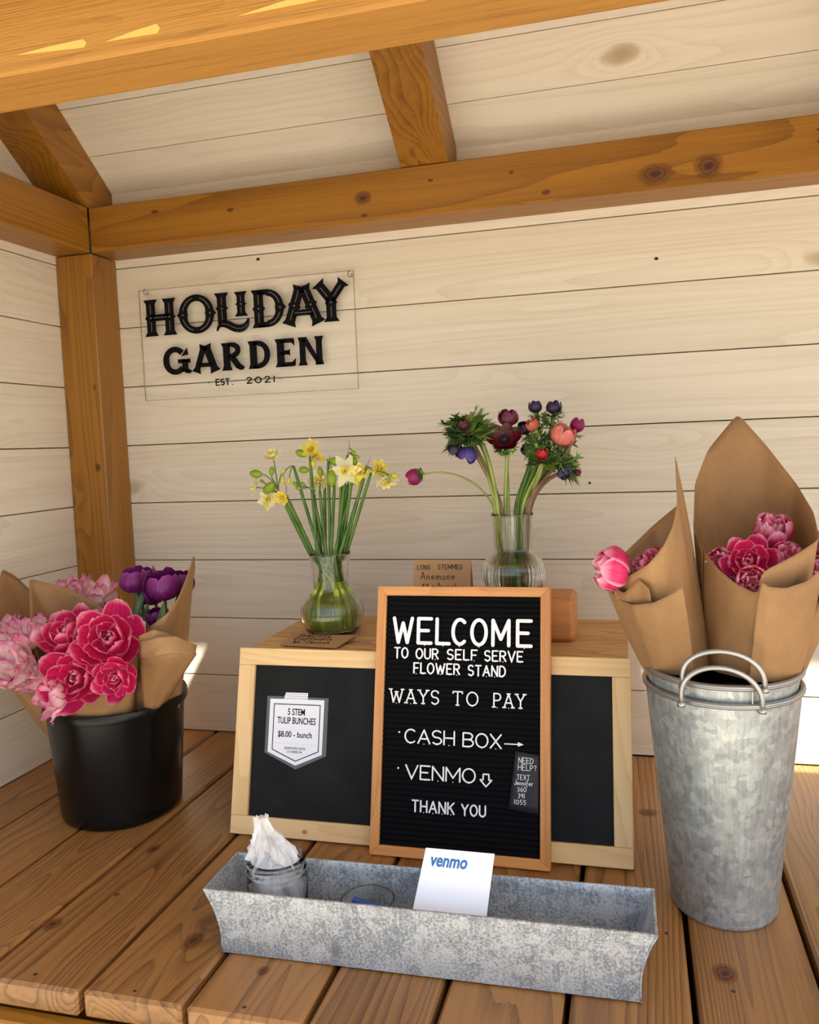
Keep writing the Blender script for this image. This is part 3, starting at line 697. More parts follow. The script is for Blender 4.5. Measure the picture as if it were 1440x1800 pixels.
def fL(b, l):
    x = .4015; flare_bar(b, S_(x, 1.030), S_(x, T1 + .001), .0245, .0065, .0045, f0=False); inl(l, S_(x, 1.040), S_(x, 1.060)); inl(l, S_(x, 1.076), S_(x, T1 - .010)); dot(l, S_(x, 1.0665))
    pts = [(.386, 1.0135), (.392, 1.026), (.402, 1.030), (.414, 1.028), (.427, 1.021), (.441, 1.016), (.455, 1.017), (.465, 1.024), (.471, 1.038)]
    ws = [.004, .010, .016, .019, .019, .019, .018, .014, .005]; P = catmull([Vector((*S_(*p), 0)) for p in pts], 4)
    for i in range(len(P) - 1):
        t = i / (len(P) - 1) * 8; k = min(int(t), 7); wv = ws[k] + (ws[k + 1] - ws[k]) * (t - k); t2 = (i + 1) / (len(P) - 1) * 8; k2 = min(int(t2), 7); w2 = ws[k2] + (ws[k2 + 1] - ws[k2]) * (t2 - k2)
        d = (P[i + 1] - P[i]).normalized(); n = Vector((-d.y, d.x, 0))
        b.prism([tuple((P[i] + n * wv / 2).xy), tuple((P[i] - n * wv / 2).xy), tuple((P[i + 1] - n * w2 / 2).xy), tuple((P[i + 1] + n * w2 / 2).xy)], Z0, Z1)
        if 6 < i < 28: inl(l, tuple(P[i].xy), tuple(P[i + 1].xy), .0007)
def fI(b, l):
    x = .4525; flare_bar(b, S_(x, 1.0445), S_(x, T1), .021, .0065, .0045); inl(l, S_(x, 1.053), S_(x, 1.066)); inl(l, S_(x, 1.081), S_(x, T1 - .010)); dot(l, S_(x, 1.0735))
def fD(b, l):
    x = .4985; flare_bar(b, S_(x, T0), S_(x, T1), .0245, .0065, .0045); c = S_(.520, MID)
    ring(b, c[0], c[1], .0435, .0447, .023, -90, 90, 18, w2=.016)
    for s in (-1, 1): b.box((c[0] - .011, c[1] + s * .0382, (Z0 + Z1) / 2), (.024, .013, Z1 - Z0))
    b.prism([(c[0] + .042, c[1] - .008), (c[0] + .0495, c[1]), (c[0] + .042, c[1] + .008)], Z0, Z1)
    inl(l, S_(x, T0 + .012), S_(x, MID - .010)); inl(l, S_(x, MID + .010), S_(x, T1 - .012)); dot(l, S_(x, MID)); dot(l, (c[0] + .034, c[1]))
    for a0, a1 in ((18, 80), (-80, -18)): ring(l, c[0], c[1], .0345, .0385, .0016, a0, a1, 8, Z1, Z1 + .0003)
def fA(b, l):
    ap = (.6105, T1)
    for bx, s in ((.5745, -1), (.6500, 1)):
        flare_bar(b, S_(bx, T0), S_(ap[0] + s * .004, T1 - .001), .0250, .0060, .004); p, q = Vector(S_(bx, T0)), Vector(S_(ap[0] + s * .004, T1))
        inl(l, tuple(p.lerp(q, .14)), tuple(p.lerp(q, .40))); inl(l, tuple(p.lerp(q, .60)), tuple(p.lerp(q, .88))); dot(l, tuple(p.lerp(q, .5)))
    flare_bar(b, S_(.584, T0 + .0275), S_(.640, T0 + .0275), .014, 0)
    inl(l, S_(.592, T0 + .0275), S_(.632, T0 + .0275)); flare_bar(b, S_(.602, T1), S_(.622, T1), .001, 0)
def fY(b, l):
    j = (.6830, 1.064)
    flare_bar(b, S_(.6515, T1 + .002), S_(*j), .0225, .0070, 0, f1=False); flare_bar(b, S_(.7155, T1 + .002), S_(*j), .0205, .0070, 0, f1=False)
    flare_bar(b, S_(j[0], T0 + .001), S_(j[0], 1.074), .0245, .0075, 0, f1=False)
    for s in (-1, 1): b.prism([S_(j[0] + s * .008, 1.050), S_(j[0] + s * .0155, 1.058), S_(j[0] + s * .008, 1.068)][::s], Z0, Z1)
    inl(l, S_(.658, 1.094), S_(.675, 1.073)); inl(l, S_(.708, 1.096), S_(.690, 1.073)); inl(l, S_(j[0], T0 + .012), S_(j[0], 1.049)); dot(l, S_(j[0], 1.059))
G0, G1 = .9170, .9835
def g_(fn): sletter(fn)
def fG(b, l):
    c = S_(.2665, .9495); ring(b, c[0], c[1], .0335, .0345, .0175, 42, 318, 24, w2=.0135)
    b.prism([S_(.283, .9595), S_(.3005, .9795), S_(.3035, .9625)], Z0, Z1)
    flare_bar(b, S_(.2935, .921), S_(.2935, .9505), .0165, .003, 0, f0=False); flare_bar(b, S_(.274, .9475), S_(.308, .9475), .010, 0)
    b.prism([S_(.290, .921), S_(.3015, .929), S_(.3125, .9225), S_(.307, .917), S_(.298, .917)][::-1], Z0, Z1)
def fA2(b, l):
    flare_bar(b, S_(.3235, G0), S_(.3470, G1 - .002), .0150, .005, 0); flare_bar(b, S_(.3755, G0), S_(.3525, G1 - .002), .0190, .005, 0); flare_bar(b, S_(.331, .9345), S_(.368, .9345), .010, 0)
def fR(b, l):
    x = .4075; flare_bar(b, S_(x, G0), S_(x, G1), .0185, .005, 0); c = S_(.424, .9655); ring(b, c[0], c[1], .021, .0185, .0145, -90, 90, 12, w2=.0125)
    for s in (-1, 1): b.box((c[0] - .006, c[1] + s * .0133, (Z0 + Z1) / 2), (.014, .0105, Z1 - Z0))
    flare_bar(b, S_(.4215, .949), S_(.4395, .924), .0155, 0, 0, f0=False, f1=False)
    b.prism([S_(.431, .926), S_(.446, .930), S_(.4545, .9235), S_(.450, .917), S_(.440, .9165)][::-1], Z0, Z1)
def fD2(b, l):
    x = .4785; flare_bar(b, S_(x, G0), S_(x, G1), .0185, .005, 0); c = S_(.4905, .9503); ring(b, c[0], c[1], .0318, .0332, .0155, -90, 90, 16, w2=.0125)
    for s in (-1, 1): b.box((c[0] - .006, c[1] + s * .028, (Z0 + Z1) / 2), (.014, .0105, Z1 - Z0))
def fE(b, l):
    x = .5495; flare_bar(b, S_(x, G0), S_(x, G1), .0190, .005, 0)
    for z, x1_ in ((G0 + .0052, .5835), (G1 - .0052, .5825), (.9505, .571)):
        b.box((*[(a + c) / 2 for a, c in zip(S_(.549, z), S_(x1_, z))], (Z0 + Z1) / 2), (x1_ - .549, .0105, Z1 - Z0))
    b.prism([S_(.577, G0 + .009), S_(.5865, G0), S_(.5880, G0 + .019)], Z0, Z1); b.prism([S_(.577, G1 - .009), S_(.5855, G1 - .019), S_(.5855, G1)], Z0, Z1); b.prism([S_(.564, .9505), S_(.5735, .942), S_(.5735, .959)], Z0, Z1)
def fN(b, l):
    flare_bar(b, S_(.6060, G0), S_(.6060, G1), .0150, .004, 0); flare_bar(b, S_(.6480, G0), S_(.6480, G1), .0150, .004, 0)
    b.prism([S_(.6005, G1), S_(.6425, G0), S_(.6545, G0), S_(.6165, G1)][::-1], Z0, Z1)
for fn in (fH, fO, fL, fI, fD, fA, fY, fG, fA2, fR, fD2, fE, fN): sletter(fn)
word('EST', .3735 - OX, .4120 - OX, .8818 - OZ, .0170, .0014, M['ink'], sg, Z0, Z1, gap=.3)
word('2021', .4555 - OX, .5320 - OX, .8818 - OZ, .0195, .0014, M['ink'], sg, Z0, Z1, gap=.32)
for x, z in ((.3558, .8905), (.5444, .8905), (.4195, .8828)): b = MB(); stroke(b, S_(x, z), S_(x, z), .0014, Z0, Z1); b.obj('dot', M['ink'], sg)

# ------------------------------------------------------------------ crate and chalkboard
cr_ = empty('wooden_crate', (.985, -.27, 0), label='wooden crate of rough boards standing behind the chalkboard', cat='crate')
CX0, CX1, CY0, CY1, CZ = .626, 1.346, -.432, -.112, .335
rows = [CY1, CY1 - .088, CY1 - .170, CY1 - .214, CY1 - .262, CY0]
for i in range(len(rows) - 1):
    y1, y0 = rows[i], rows[i + 1]
    o = MB().box((0, 0, 0), (CX1 - CX0 + rnd.uniform(-.002, .001), y1 - y0 - .0016, .018), .0012).obj('plank', M['crate'], cr_)
    o.location = ((CX0 + CX1) / 2 - .985, (y0 + y1) / 2 + .27, CZ - .009 + rnd.uniform(-.0015, 0))
for x in (CX0 + .012, CX1 - .012):
    for z in (.055, .16, .262):
        MB().box((0, 0, 0), (.016, CY1 - CY0 - .01, .098), .0015).obj('side_board', M['pineZ'], cr_).location = (x - .985, (CY0 + CY1) / 2 + .27, z)
for z in (.055, .16, .262):
    MB().box((0, 0, 0), (CX1 - CX0 - .045, .014, .098), .0015).obj('back_board', M['pineX'], cr_).location = (0, CY1 - .008 + .27, z)
cb = plane_root('chalkboard', (.614, -.5265, .0035), (1, 0, 0), (0, .084, .335), label='wide black chalkboard in a pale pine frame leaning on the crate', cat='chalkboard')
W_, H_ = .7365, .3455; ft = .017
def framed(parent, W_, H_, wl_, wr_, wt, wb_, ft, mx, mz, mitre=False):
    if not mitre:
        for c, d, m in (((W_ / 2, H_ - wt / 2), (W_, wt), mx), ((W_ / 2, wb_ / 2), (W_, wb_), mx), ((wl_ / 2, (H_ + wb_ - wt) / 2), (wl_, H_ - wt - wb_ - .0006), mz), ((W_ - wr_ / 2, (H_ + wb_ - wt) / 2), (wr_, H_ - wt - wb_ - .0006), mz)):
            MB().box((0, 0, 0), (d[0], d[1], ft), .0012).obj('frame_rail', m, parent).location = (c[0], c[1], -ft / 2)
    else:
        w0 = wl_
        P = [(0, 0), (W_, 0), (W_, H_), (0, H_)]; Q = [(w0, w0), (W_ - w0, w0), (W_ - w0, H_ - w0), (w0, H_ - w0)]
        for i in range(4):
            j = (i + 1) % 4; b = MB(); b.prism([P[i], P[j], Q[j], Q[i]], -ft, 0)
            o = b.obj('frame_rail', mx if i % 2 == 0 else mz, parent); m = o.modifiers.new('bevel', 'BEVEL'); m.width = .0009; m.segments = 1
framed(cb, W_, H_, .0335, .0315, .032, .0335, ft, M['pineX'], M['pineZ'])
MB().box((W_ / 2, H_ / 2, -.010), (W_ - .05, H_ - .05, .005)).obj('black_panel', M['chalk'], cb)
b = MB().lathe([(.0045, 0), (.0045, .0004)], 14, 1.2, .9, c=(.151, .014, .0001)); b.obj('knot', M['block'], cb)

# price tag taped to the chalkboard
pt = plane_root('price_tag', cb.location + cb.rotation_quaternion @ Vector((0, 0, -.0068)), (1, 0, 0), (0, .084, .335), label='white shield-shaped tulip price tag taped to the left of the chalkboard', cat='price tag')
MB().prism([(.0600, .1502), (.1246, .1225), (.1845, .1500), (.1853, .2556), (.0603, .2556)], 0, .0004).obj('clear_sleeve', M['film'], pt)
MB().prism([(.0665, .1520), (.1240, .1295), (.1760, .1518), (.1772, .2515), (.0670, .2506)], .0005, .0009).obj('paper', M['paper'], pt)
bd = [(.0757, .1571), (.1237, .1376), (.1689, .1571), (.1694, .2418), (.0757, .2412)]
b = MB()
for i in range(5): stroke(b, bd[i], bd[(i + 1) % 5], .0008, .0010, .0012, 3)
b.obj('border_line', M['ink'], pt)
MB().prism([(.0955, .2508), (.1437, .2503), (.1440, .2638), (.0984, .2633)], .0013, .0016).obj('washi_tape', M['paper'], pt)
b = MB()
for i in range(11):
    for j in range(3): x = .0985 + i * .0042 + (j % 2) * .002; y = .2527 + j * .0042; stroke(b, (x, y), (x, y), .0009, .0016, .0018, 3)
b.obj('tape_dots', M['ink'], pt)
b = MB()
for y in (.1955, .1688):
    for i in range(30): x = .0815 + i * .0028; stroke(b, (x, y), (x, y), .0005, .0010, .0011, 2)
b.obj('dotted_lines', M['dots'], pt)
def text(s, x, y, w_, h_, mat, parent, z=.0010, off=0.0, shear=0.0, name='printed_text', d=.0002):
    cu = bpy.data.curves.new(name, 'FONT'); cu.body = s; cu.offset = off; cu.shear = shear; cu.extrude = d; cu.resolution_u = 4
    o = bpy.data.objects.new(name, cu); col.objects.link(o); bpy.context.view_layer.update()
    me = bpy.data.meshes.new_from_object(o.evaluated_get(bpy.context.evaluated_depsgraph_get())); bpy.data.objects.remove(o)
    xs = [v.co.x for v in me.vertices]; ys_ = [v.co.y for v in me.vertices]; a, c, e_, f = min(xs), max(xs), min(ys_), max(ys_)
    for v in me.vertices: v.co = Vector(((v.co.x - a) / (c - a) * w_, (v.co.y - e_) / (f - e_) * h_, v.co.z * .4))
    me.materials.clear(); me.materials.append(mat); me.name = name
    o = bpy.data.objects.new(name, me); col.objects.link(o); o.parent = parent; o.location = (x, y, z + d); return o
text('5 STEM', .1045, .2215, .0345, .0125, M['ink'], pt, off=.014)
text('TULIP BUNCHES', .0835, .2052, .0780, .0125, M['ink'], pt, off=.014)
text('$8.00 - bunch', .0860, .1790, .0690, .0128, M['ink'], pt, off=.012)
text('GROWN WITH LOVE IN', .1005, .1585, .0420, .0044, M['ink'], pt)
text('LA CONNER, WA', .1065, .1515, .0300, .0050, M['ink'], pt)

# ------------------------------------------------------------------ letter board
lb = plane_root('letter_board', (.8984, -.5535, .002), (.3165, -.001, 0), (0, .118, .458), label='black felt letter board with white plastic letters in an oak frame', cat='letter board')
LW, LH = .3172, .4735
framed(lb, LW, LH, .0172, .0172, .0172, .0172, .018, M['oakX'], M['oakZ'], True)
b = MB(); y = .0165; n = 46; hgt = (LH - .033) / n; prof = []
for i in range(n):
    y0 = .0165 + i * hgt; prof += [(y0, -.0085), (y0 + hgt * .12, -.0062), (y0 + hgt * .30, -.0054), (y0 + hgt * .62, -.0054), (y0 + hgt * .82, -.0062), (y0 + hgt * .93, -.0085)]
b.grid([[(x, p[0], p[1]) for x in (.016, LW - .016)] for p in prof]); b.box((LW / 2, LH / 2, -.012), (LW - .03, LH - .03, .004))
b.obj('felt_panel', M['felt'], lb)
LZ0, LZ1 = -.0054, -.0032
L = dict(z0=LZ0, z1=LZ1)
for c, x0, x1, yb0 in (('W', .0296, .0700, .3682), ('E', .0758, .1058, .3680), ('L', .1105, .1395, .3678), ('C', .1402, .1699, .3676), ('O', .1746, .2068, .3674), ('M', .2128, .2473, .3672), ('E', .2567, .2865, .3671)):
    word(c, x0, x1, yb0, .0500, .0031, M['white'], lb, nub=c in 'ELCO', **L)
for t_, x0, x1, yb0, h in (('TO', .0339, .0612, .3423, .0205), ('OUR', .0745, .1177, .3420, .0200), ('SELF', .1325, .1887, .3420, .0200), ('SERVE', .2004, .2701, .3416, .0200), ('FLOWER', .0710, .1576, .3160, .0204), ('STAND', .1713, .2397, .3152, .0200), ('THANK', .0743, .1520, .0770, .0210), ('YOU', .1632, .2073, .0772, .0200)):
    word(t_, x0, x1, yb0, h, .0013, M['white'], lb, nub=True, gap=.26, **L)
for t_, x0, x1, yb0 in (('WAYS', .0265, .1222, .2628), ('TO', .1424, .1933, .2628), ('PAY', .2157, .2758, .2624)):
    word(t_, x0 + .002, x1 - .002, yb0, .0255, .00115, M['white'], lb, serif=True, nub=True, gap=.3, **L)
for t_, x0, x1, yb0, h in (('CASH', .0579, .1503, .1935, .0255), ('BOX', .1639, .2334, .1925, .0255), ('VENMO', .0608, .1885, .1318, .0256)):
    word(t_, x0, x1, yb0, h, .00125, M['white'], lb, nub=True, gap=.16, **L)
for x, y in ((.048, .212), (.048, .1498)): b = MB(); stroke(b, (x, y), (x, y), .0016, LZ0, LZ1); b.obj('letter', M['white'], lb)
b = MB(); stroke(b, (.2385, .2020), (.262, .2022), .0009, LZ0, LZ1); b.prism([(.2615, .1985), (.2715, .2022), (.2615, .2062)], LZ0, LZ1); b.obj('arrow', M['white'], lb)
b = MB(); P = [(.2015, .1490), (.2115, .1490), (.2115, .1395), (.2168, .1395), (.2065, .1282), (.1962, .1395), (.2015, .1395)]
for i in range(7): stroke(b, P[i], P[(i + 1) % 7], .0012, LZ0, LZ1, 4)
b.obj('arrow', M['white'], lb)
# black note stuck on the letter board
nr = plane_root('paper_note', lb.location + lb.rotation_quaternion @ Vector((0, 0, -.0050)), (.3165, -.001, 0), (0, .118, .458), label='small black note with white handwriting at the right of the letter board', cat='note')
b = MB(); b.grid([[(.2579 + .0403 * u - .0116 * (1 - v_) * (1 - u) - .0011 * (1 - v_) * u, .0946 + (.1913 - .0946) * v_ - .005 * u, .0022 + .0022 * math.sin(u * 2.6 + v_)) for u in [k / 8 for k in range(9)]] for v_ in [k / 8 for k in range(9)]])
solidify(b.obj('note_card', M['note'], nr, True), .0004)
for t_, x0, x1, y, h in (('NEED', .2632, .2890, .1715, .0088), ('HELP?', .2622, .2942, .1597, .0095), ('TEXT', .2602, .2828, .1440, .0085), ('Jennifer', .2560, .2885, .1350, .0088), ('360', .2609, .2768, .1245, .0088), ('391', .2618, .2742, .1140, .0088), ('1055', .2559, .2768, .1036, .0088)):
    o = word(t_, x0, x1, y, h, .00042, M['white'], nr, .0048, .0051, gap=.22, jit=.06, merge=True, name='handwriting')

# ------------------------------------------------------------------ oak block, kraft cards
ob = MB(); ob.box((0, 0, 0), (.33, .104, .086), .0075)
o = ob.obj('wood_block', M['block'], None, label='chamfered oak block on the crate behind the letter board', cat='block'); o.location = (1.083, -.277, .3355 + .043)
BZ = .3355 + .086
def tent(name, p, w_, h_, depth, lines, label, rotz=0):
    r = empty(name, p, label=label, cat='price card'); r.rotation_euler = (0, 0, rotz)
    fr = MB().box((0, 0, 0), (w_, .0006, math.hypot(h_, depth / 2))).obj('front_panel', M['kraftcard'], r); a = math.atan2(depth / 2, h_)
    fr.rotation_euler = (-a, 0, 0); fr.location = (0, -depth / 4, h_ / 2)
    bk = MB().box((0, 0, 0), (w_, .0006, math.hypot(h_, depth / 2))).obj('back_panel', M['kraftcard'], r); bk.rotation_euler = (a, 0, 0); bk.location = (0, depth / 4, h_ / 2)
    for t_, x0, x1, z, hh, rr in lines:
        o = word(t_, x0, x1, 0, hh, rr, M['inkbrown'], r, 0, .0004, gap=.28, jit=.05, merge=True, name='handwriting')
        q = Matrix.Rotation(PI / 2 - a, 4, 'X'); o.rotation_euler = (PI / 2 - a, 0, 0); o.location = (0, -depth / 2 + (z) * math.tan(a) - .0008, z)
    return r
q = at(777, 984, -.30)
tent('price_card', (q.x + .001, -.300, BZ), .1155, q.z - BZ, .034, [('LONG', -.051, -.024, .0495, .0090, .00055), ('STEMMED', -.009, .041, .0500, .0090, .00055), ('Anemone', -.044, .026, .0300, .0150, .0006), ('$8.-/bunch', -.040, .032, .0125, .0110, .0006)], 'folded kraft card reading LONG STEMMED Anemone between the vases')
# fallen daffodil card
dc = empty('price_card', (.745, -.385, CZ + .0005), label='kraft daffodil price card lying flat in front of the daffodil vase', cat='price card')
b = MB(); A1, A2, A3, A4 = (-.0595, -.0295), (.0605, -.0395), (.0790, .0330), (-.0610, .0350)
b.v = [(A1[0], A1[1], .0025), (A2[0], A2[1], .0025), (A3[0], A3[1], .011), (A4[0], A4[1], .009)]; b.f = [(0, 1, 2, 3)]; solidify(b.obj('front_panel', M['kraftcard'], dc), .0006)
b = MB(); b.v = [(-.058, .030, .0006), (.086, .026, .0006), (.079, .033, .0105), (-.061, .035, .0085)]; b.f = [(0, 1, 2, 3)]; solidify(b.obj('back_panel', M['kraftcard'], dc), .0006)
for t_, x0, x1, y, z, hh in (('Specialty', -.040, .030, .0185, .0098, .011), ('Daffodils', -.042, .038, -.002, .0074, .016), ('$6.-/bunch', -.038, .040, -.020, .0052, .012)):
    o = word(t_, x0, x1, y, hh, .0007, M['inkbrown'], dc, 0, .0003, gap=.25, jit=.05, merge=True, name='handwriting'); o.location = (0, 0, z); o.rotation_euler = (.115, 0, 0); o.location.z = .0078

# ------------------------------------------------------------------ zinc trough, jars, payment card
tr = empty('metal_trough', (1.067, -.812, 0), label='long flared zinc trough at the front edge of the deck', cat='trough'); tr.rotation_euler = (0, 0, math.radians(.95))
def trough_ring(hx, hy, z): return [(-hx, -hy, z), (hx, -hy, z), (hx, hy, z), (-hx, hy, z)]
b = MB(); prof = []
for k in range(9):
    t_ = k / 8; fl_ = t_ ** 1.9
    prof.append((.291 + .0205 * fl_ - .003 * math.sin(t_ * PI), .050 + .0045 * fl_, .002 + .093 * t_))
inn = [(a - .0016, c - .0016, z) for a, c, z in prof[::-1] if z > .004]
rim = [(.3125, .0555, .0952), (.3128, .0558, .0975), (.3095, .053, .0978)]
b.grid([trough_ring(*p) for p in prof + rim + [(.3085, .0515, .094)] + inn[1:] + [(.289, .0475, .0036)]], closed=True)
b.f.append((3, 2, 1, 0)); n = len(b.v); b.f.append((n - 4, n - 3, n - 2, n - 1))
o = b.obj('body', M['zinc'], tr); autosmooth(o, 40)
b = MB()
for sx in (-1, 1):
    for sy in (-1, 1): b.tube([(sx * (.291 + .0205 * (k / 8) ** 1.9 - .003 * math.sin(k / 8 * PI)), sy * (.050 + .0045 * (k / 8) ** 1.9), .002 + .093 * k / 8) for k in range(9)], .0016, 6)
b.obj('corner_seams', M['zinc'], tr, True)
MB().lathe([(.0062, 0), (.0062, .0006)], 16, .8, 1.3).obj('dark_spot', M['wire'], tr).matrix_local = Matrix.Translation((-.118, -.0502, .024)) @ Matrix.Rotation(PI / 2, 4, 'X')

jq = at(485.5, 1504, -.812)
jr = empty('glass_jar', (jq.x, -.812, .0055), label='open glass jar holding clear bags at the left end of the trough', cat='jar')
jh = jq.z - .006
b = MB(); R_ = .0445
outp = [(0, 0), (R_ - .006, 0), (R_, .006), (R_, jh - .030), (R_ - .0025, jh - .024), (R_ - .004, jh - .021), (R_ - .001, jh - .019), (R_ - .001, jh - .016), (R_ - .004, jh - .0145), (R_ - .004, jh - .012), (R_ - .0015, jh - .010), (R_ - .0015, jh - .0075), (R_ - .004, jh - .006), (R_ - .004, jh - .001), (R_ - .005, jh)]
b.lathe(outp + [(R_ - .0072, jh - .001), (R_ - .0072, jh - .02), (R_ - .0035, jh - .032), (R_ - .0035, .009), (R_ - .010, .005), (0, .005)], 56)
b.obj('jar_body', M['glass'], jr, True)
# crumpled clear bags
def bag(parent_loc, pts_r, label, seed, n=26):
    r2 = random.Random(seed); b = MB(); rows = []; ph = [r2.uniform(0, 6) for _ in range(8)]
    for k, (x, y, z, r) in enumerate(pts_r):
        row = []
        for j in range(n):
            a = 2 * PI * j / n
            cr = 1 + .16 * math.sin(3 * a + ph[2] + k * 1.3) + .20 * math.sin(5 * a + ph[0] + k * .8) + .14 * math.sin(9 * a + ph[1] - k * 1.9) + r2.uniform(-.2, .2)
            row.append((x + r * cr * math.cos(a), y + r * .8 * cr * math.sin(a), z + r2.uniform(-.004, .004)))
        rows.append(row)
    b.grid(rows, closed=True)
    o = b.obj('plastic_bag', M['bag'], None, label=label, cat='bag'); o.location = parent_loc; return o
bz = jh
bag((jq.x, -.812, .0055), [(0, 0, .008, .012), (0, 0, .012, .030), (.002, 0, .035, .034), (.0, 0, .065, .033), (-.004, 0, bz - .025, .031), (-.006, 0, bz - .008, .032), (-.006, 0, bz + .006, .031), (-.010, 0, bz + .020, .026), (-.013, 0, bz + .032, .018), (-.017, 0, bz + .040, .013), (-.019, 0, bz + .050, .010), (-.021, 0, bz + .060, .009)], 'crumpled clear plastic bags stuffed upright in the glass jar', 3)
bag((jq.x, -.812, .0055), [(.012, .004, bz - .03, .016), (.013, .004, bz - .010, .020), (.014, .004, bz + .006, .018), (.010, .004, bz + .018, .010), (.006, .003, bz + .022, .003)], 'smaller crumpled bag at the right inside the jar mouth', 9, 20)
b = MB().tube(catmull([Vector(p) for p in [(.004, -.0452, jh - .062), (.010, -.0440, jh - .045), (.016, -.0420, jh - .040), (.014, -.0428, jh - .052), (.018, -.0412, jh - .062)]], 5), .0006, 6)
b.obj('handwriting', M['ink'], jr)
cq = at(643, 1580, -.815)
gj = empty('glass_dish', (cq.x + .002, -.812, .0055), label='low round glass jar with blue strips beside the payment card in the trough', cat='jar')
gh = cq.z - .006; R2 = .039
MB().lathe([(0, 0), (R2 - .006, 0), (R2, .006), (R2, gh - .006), (R2 + .001, gh - .002), (R2 - .001, gh), (R2 - .004, gh - .002), (R2 - .003, gh - .008), (R2 - .003, .008), (R2 - .009, .004), (0, .004)], 48).obj('jar_body', M['glass'], gj, True)
for k, (a, dz) in enumerate(((.25, 0), (.05, .006), (-.15, .012))):
    o = MB().box((0, 0, 0), (.052, .010, .0035), .001).obj('blue_strip', M['bluerub'], None, label=['lower blue plastic strip lying in the low glass jar', 'middle blue plastic strip in the low glass jar', 'top blue plastic strip in the low glass jar'][k], cat='strip'); o.location = (cq.x + .004, -.814, .0055 + gh - .014 + dz * .6); o.rotation_euler = (0, .10, a)
# payment card
a_, b_, c_, d_ = at(748.9, 1490, -.795), at(869.6, 1500.8, -.795), at(855.4, 1611.8, -.832), at(726, 1596.5, -.832)
ux = ((b_ - a_) + (c_ - d_)).normalized(); uy = ((a_ - d_) + (b_ - c_)).normalized()
org = (d_ + c_) / 2 - ux * .050 - uy * .068
vm = plane_root('payment_card', org, ux, uy, label='white payment card with blue venmo lettering leaning in the trough', cat='card')
lw = (b_ - a_).length; n_ = vm.rotation_quaternion.to_matrix().transposed()
loc = [n_ @ (p - org) for p in (d_, c_, b_, a_)]
lo = [(p.x, p.y) for p in loc]
low = [(lo[0][0] - (lo[3][0] - lo[0][0]) * .30, lo[0][1] - (lo[3][1] - lo[0][1]) * .30), (lo[1][0] - (lo[2][0] - lo[1][0]) * .30, lo[1][1] - (lo[2][1] - lo[1][1]) * .30)]
o = MB().prism([low[0], low[1], lo[2], lo[3]], -.0008, .0004).obj('card_sheet', M['paper'], vm); m = o.modifiers.new('bevel', 'BEVEL'); m.width = .004; m.segments = 4; m.limit_method = 'ANGLE'; m.affect = 'VERTICES' if False else 'EDGES'; m.width = .0003
tx = lo[3][0] + .0085; tw = .0525
text('venmo', tx, lo[3][1] - .0235, tw, .0125, M['blue'], vm, z=.0005, off=.028, shear=.22)

# ------------------------------------------------------------------ buckets
bb = empty('plastic_bucket', (.3248, -.4365, .0005), label='glossy black oval plastic bucket holding the tulip bunches at the left', cat='bucket')
ax_, bx_, th = .1194, .1357, .5093
bh = .2328
prof = [(0, 0), (.955, 0), (.985, .003), (1.0, .010), (1.012, .03), (1.135, bh - .012)]
b = MB(); b.lathe(prof + [(1.135, bh - .012), (1.12, bh - .006), (1.11, bh - .004), (.985, .012), (.96, .006), (0, .006)], 96, ax_, bx_, th); autosmooth(b.obj('bucket_body', M['blackplastic'], bb), 50)
b = MB(); b.lathe([(1.12, bh - .016), (1.185, bh - .016), (1.19, bh - .012), (1.19, bh - .002), (1.18, bh + .001), (1.10, bh + .001), (1.10, bh - .006), (1.12, bh - .016)], 96, ax_, bx_, th); autosmooth(b.obj('rim', M['blackplastic'], bb), 50)
def steel_bucket(name, loc, h, s, zoff, label):
    r = empty(name, loc, label=label, cat='bucket'); a_, b__, t__ = .0773, .0897, .0238
    f = lambda z: 1 + (s - 1) * z / h
    b = MB(); b.lathe([(0, .002), (.985, .002), (1.0, .0), (1.015, .002), (1.012, .006)] + [(f(z), z) for z in (.008, h * .25, h * .5, h * .75, h - .003)] + [(f(h) - .012, h - .003), (f(h * .5) - .014, h * .5), (.985, .006), (0, .006)], 96, a_, b__, t__)
    autosmooth(b.obj('bucket_body', M['galv'], r), 50)
    b = MB(); R_ = f(h); q = .0045 / .083
    b.lathe([(R_ + q * math.cos(t), h + .0045 * math.sin(t)) for t in [2 * PI * k / 12 for k in range(13)]], 96, a_, b__, t__); b.obj('rim', M['wire'], r, True)
    return r, R_
DX, DY = 1.484, -.5808
r1, s1 = steel_bucket('steel_bucket', (DX, DY, .0005), .3446, 1.4472, 0, 'tall galvanised steel bucket at the right, outer one of the nested pair')
r2 = empty('steel_bucket', (DX, DY + .0007, .0275), label='inner galvanised bucket nested in the tall one, its rim showing above', cat='bucket')
hh = .3446; f2 = lambda z: 1 + (1.4472 - 1) * z / hh - .0
b = MB(); b.lathe([(0, .002), (.93, .002)] + [(f2(z) - .034, z) for z in (.01, hh * .5, hh * .92)] + [(f2(hh) - .03, hh - .002), (f2(hh) - .045, hh - .002), (f2(hh * .5) - .05, hh * .5), (.90, .006), (0, .006)], 96, .0773, .0897, .0238); autosmooth(b.obj('bucket_body', M['galv'], r2), 50)
b = MB(); q = .0045 / .083; R_ = 1.4472 - .004
b.lathe([(R_ + q * math.cos(t), hh - .0012 + .0045 * math.sin(t)) for t in [2 * PI * k / 12 for k in range(13)]], 96, .0773, .0897, .0238); b.obj('rim', M['wire'], r2, True)
MB().box((0, 0, 0), (.0012, .0008, .024)).obj('seam', M['wire'], r2).location = (.028, -.1275, hh - .018)
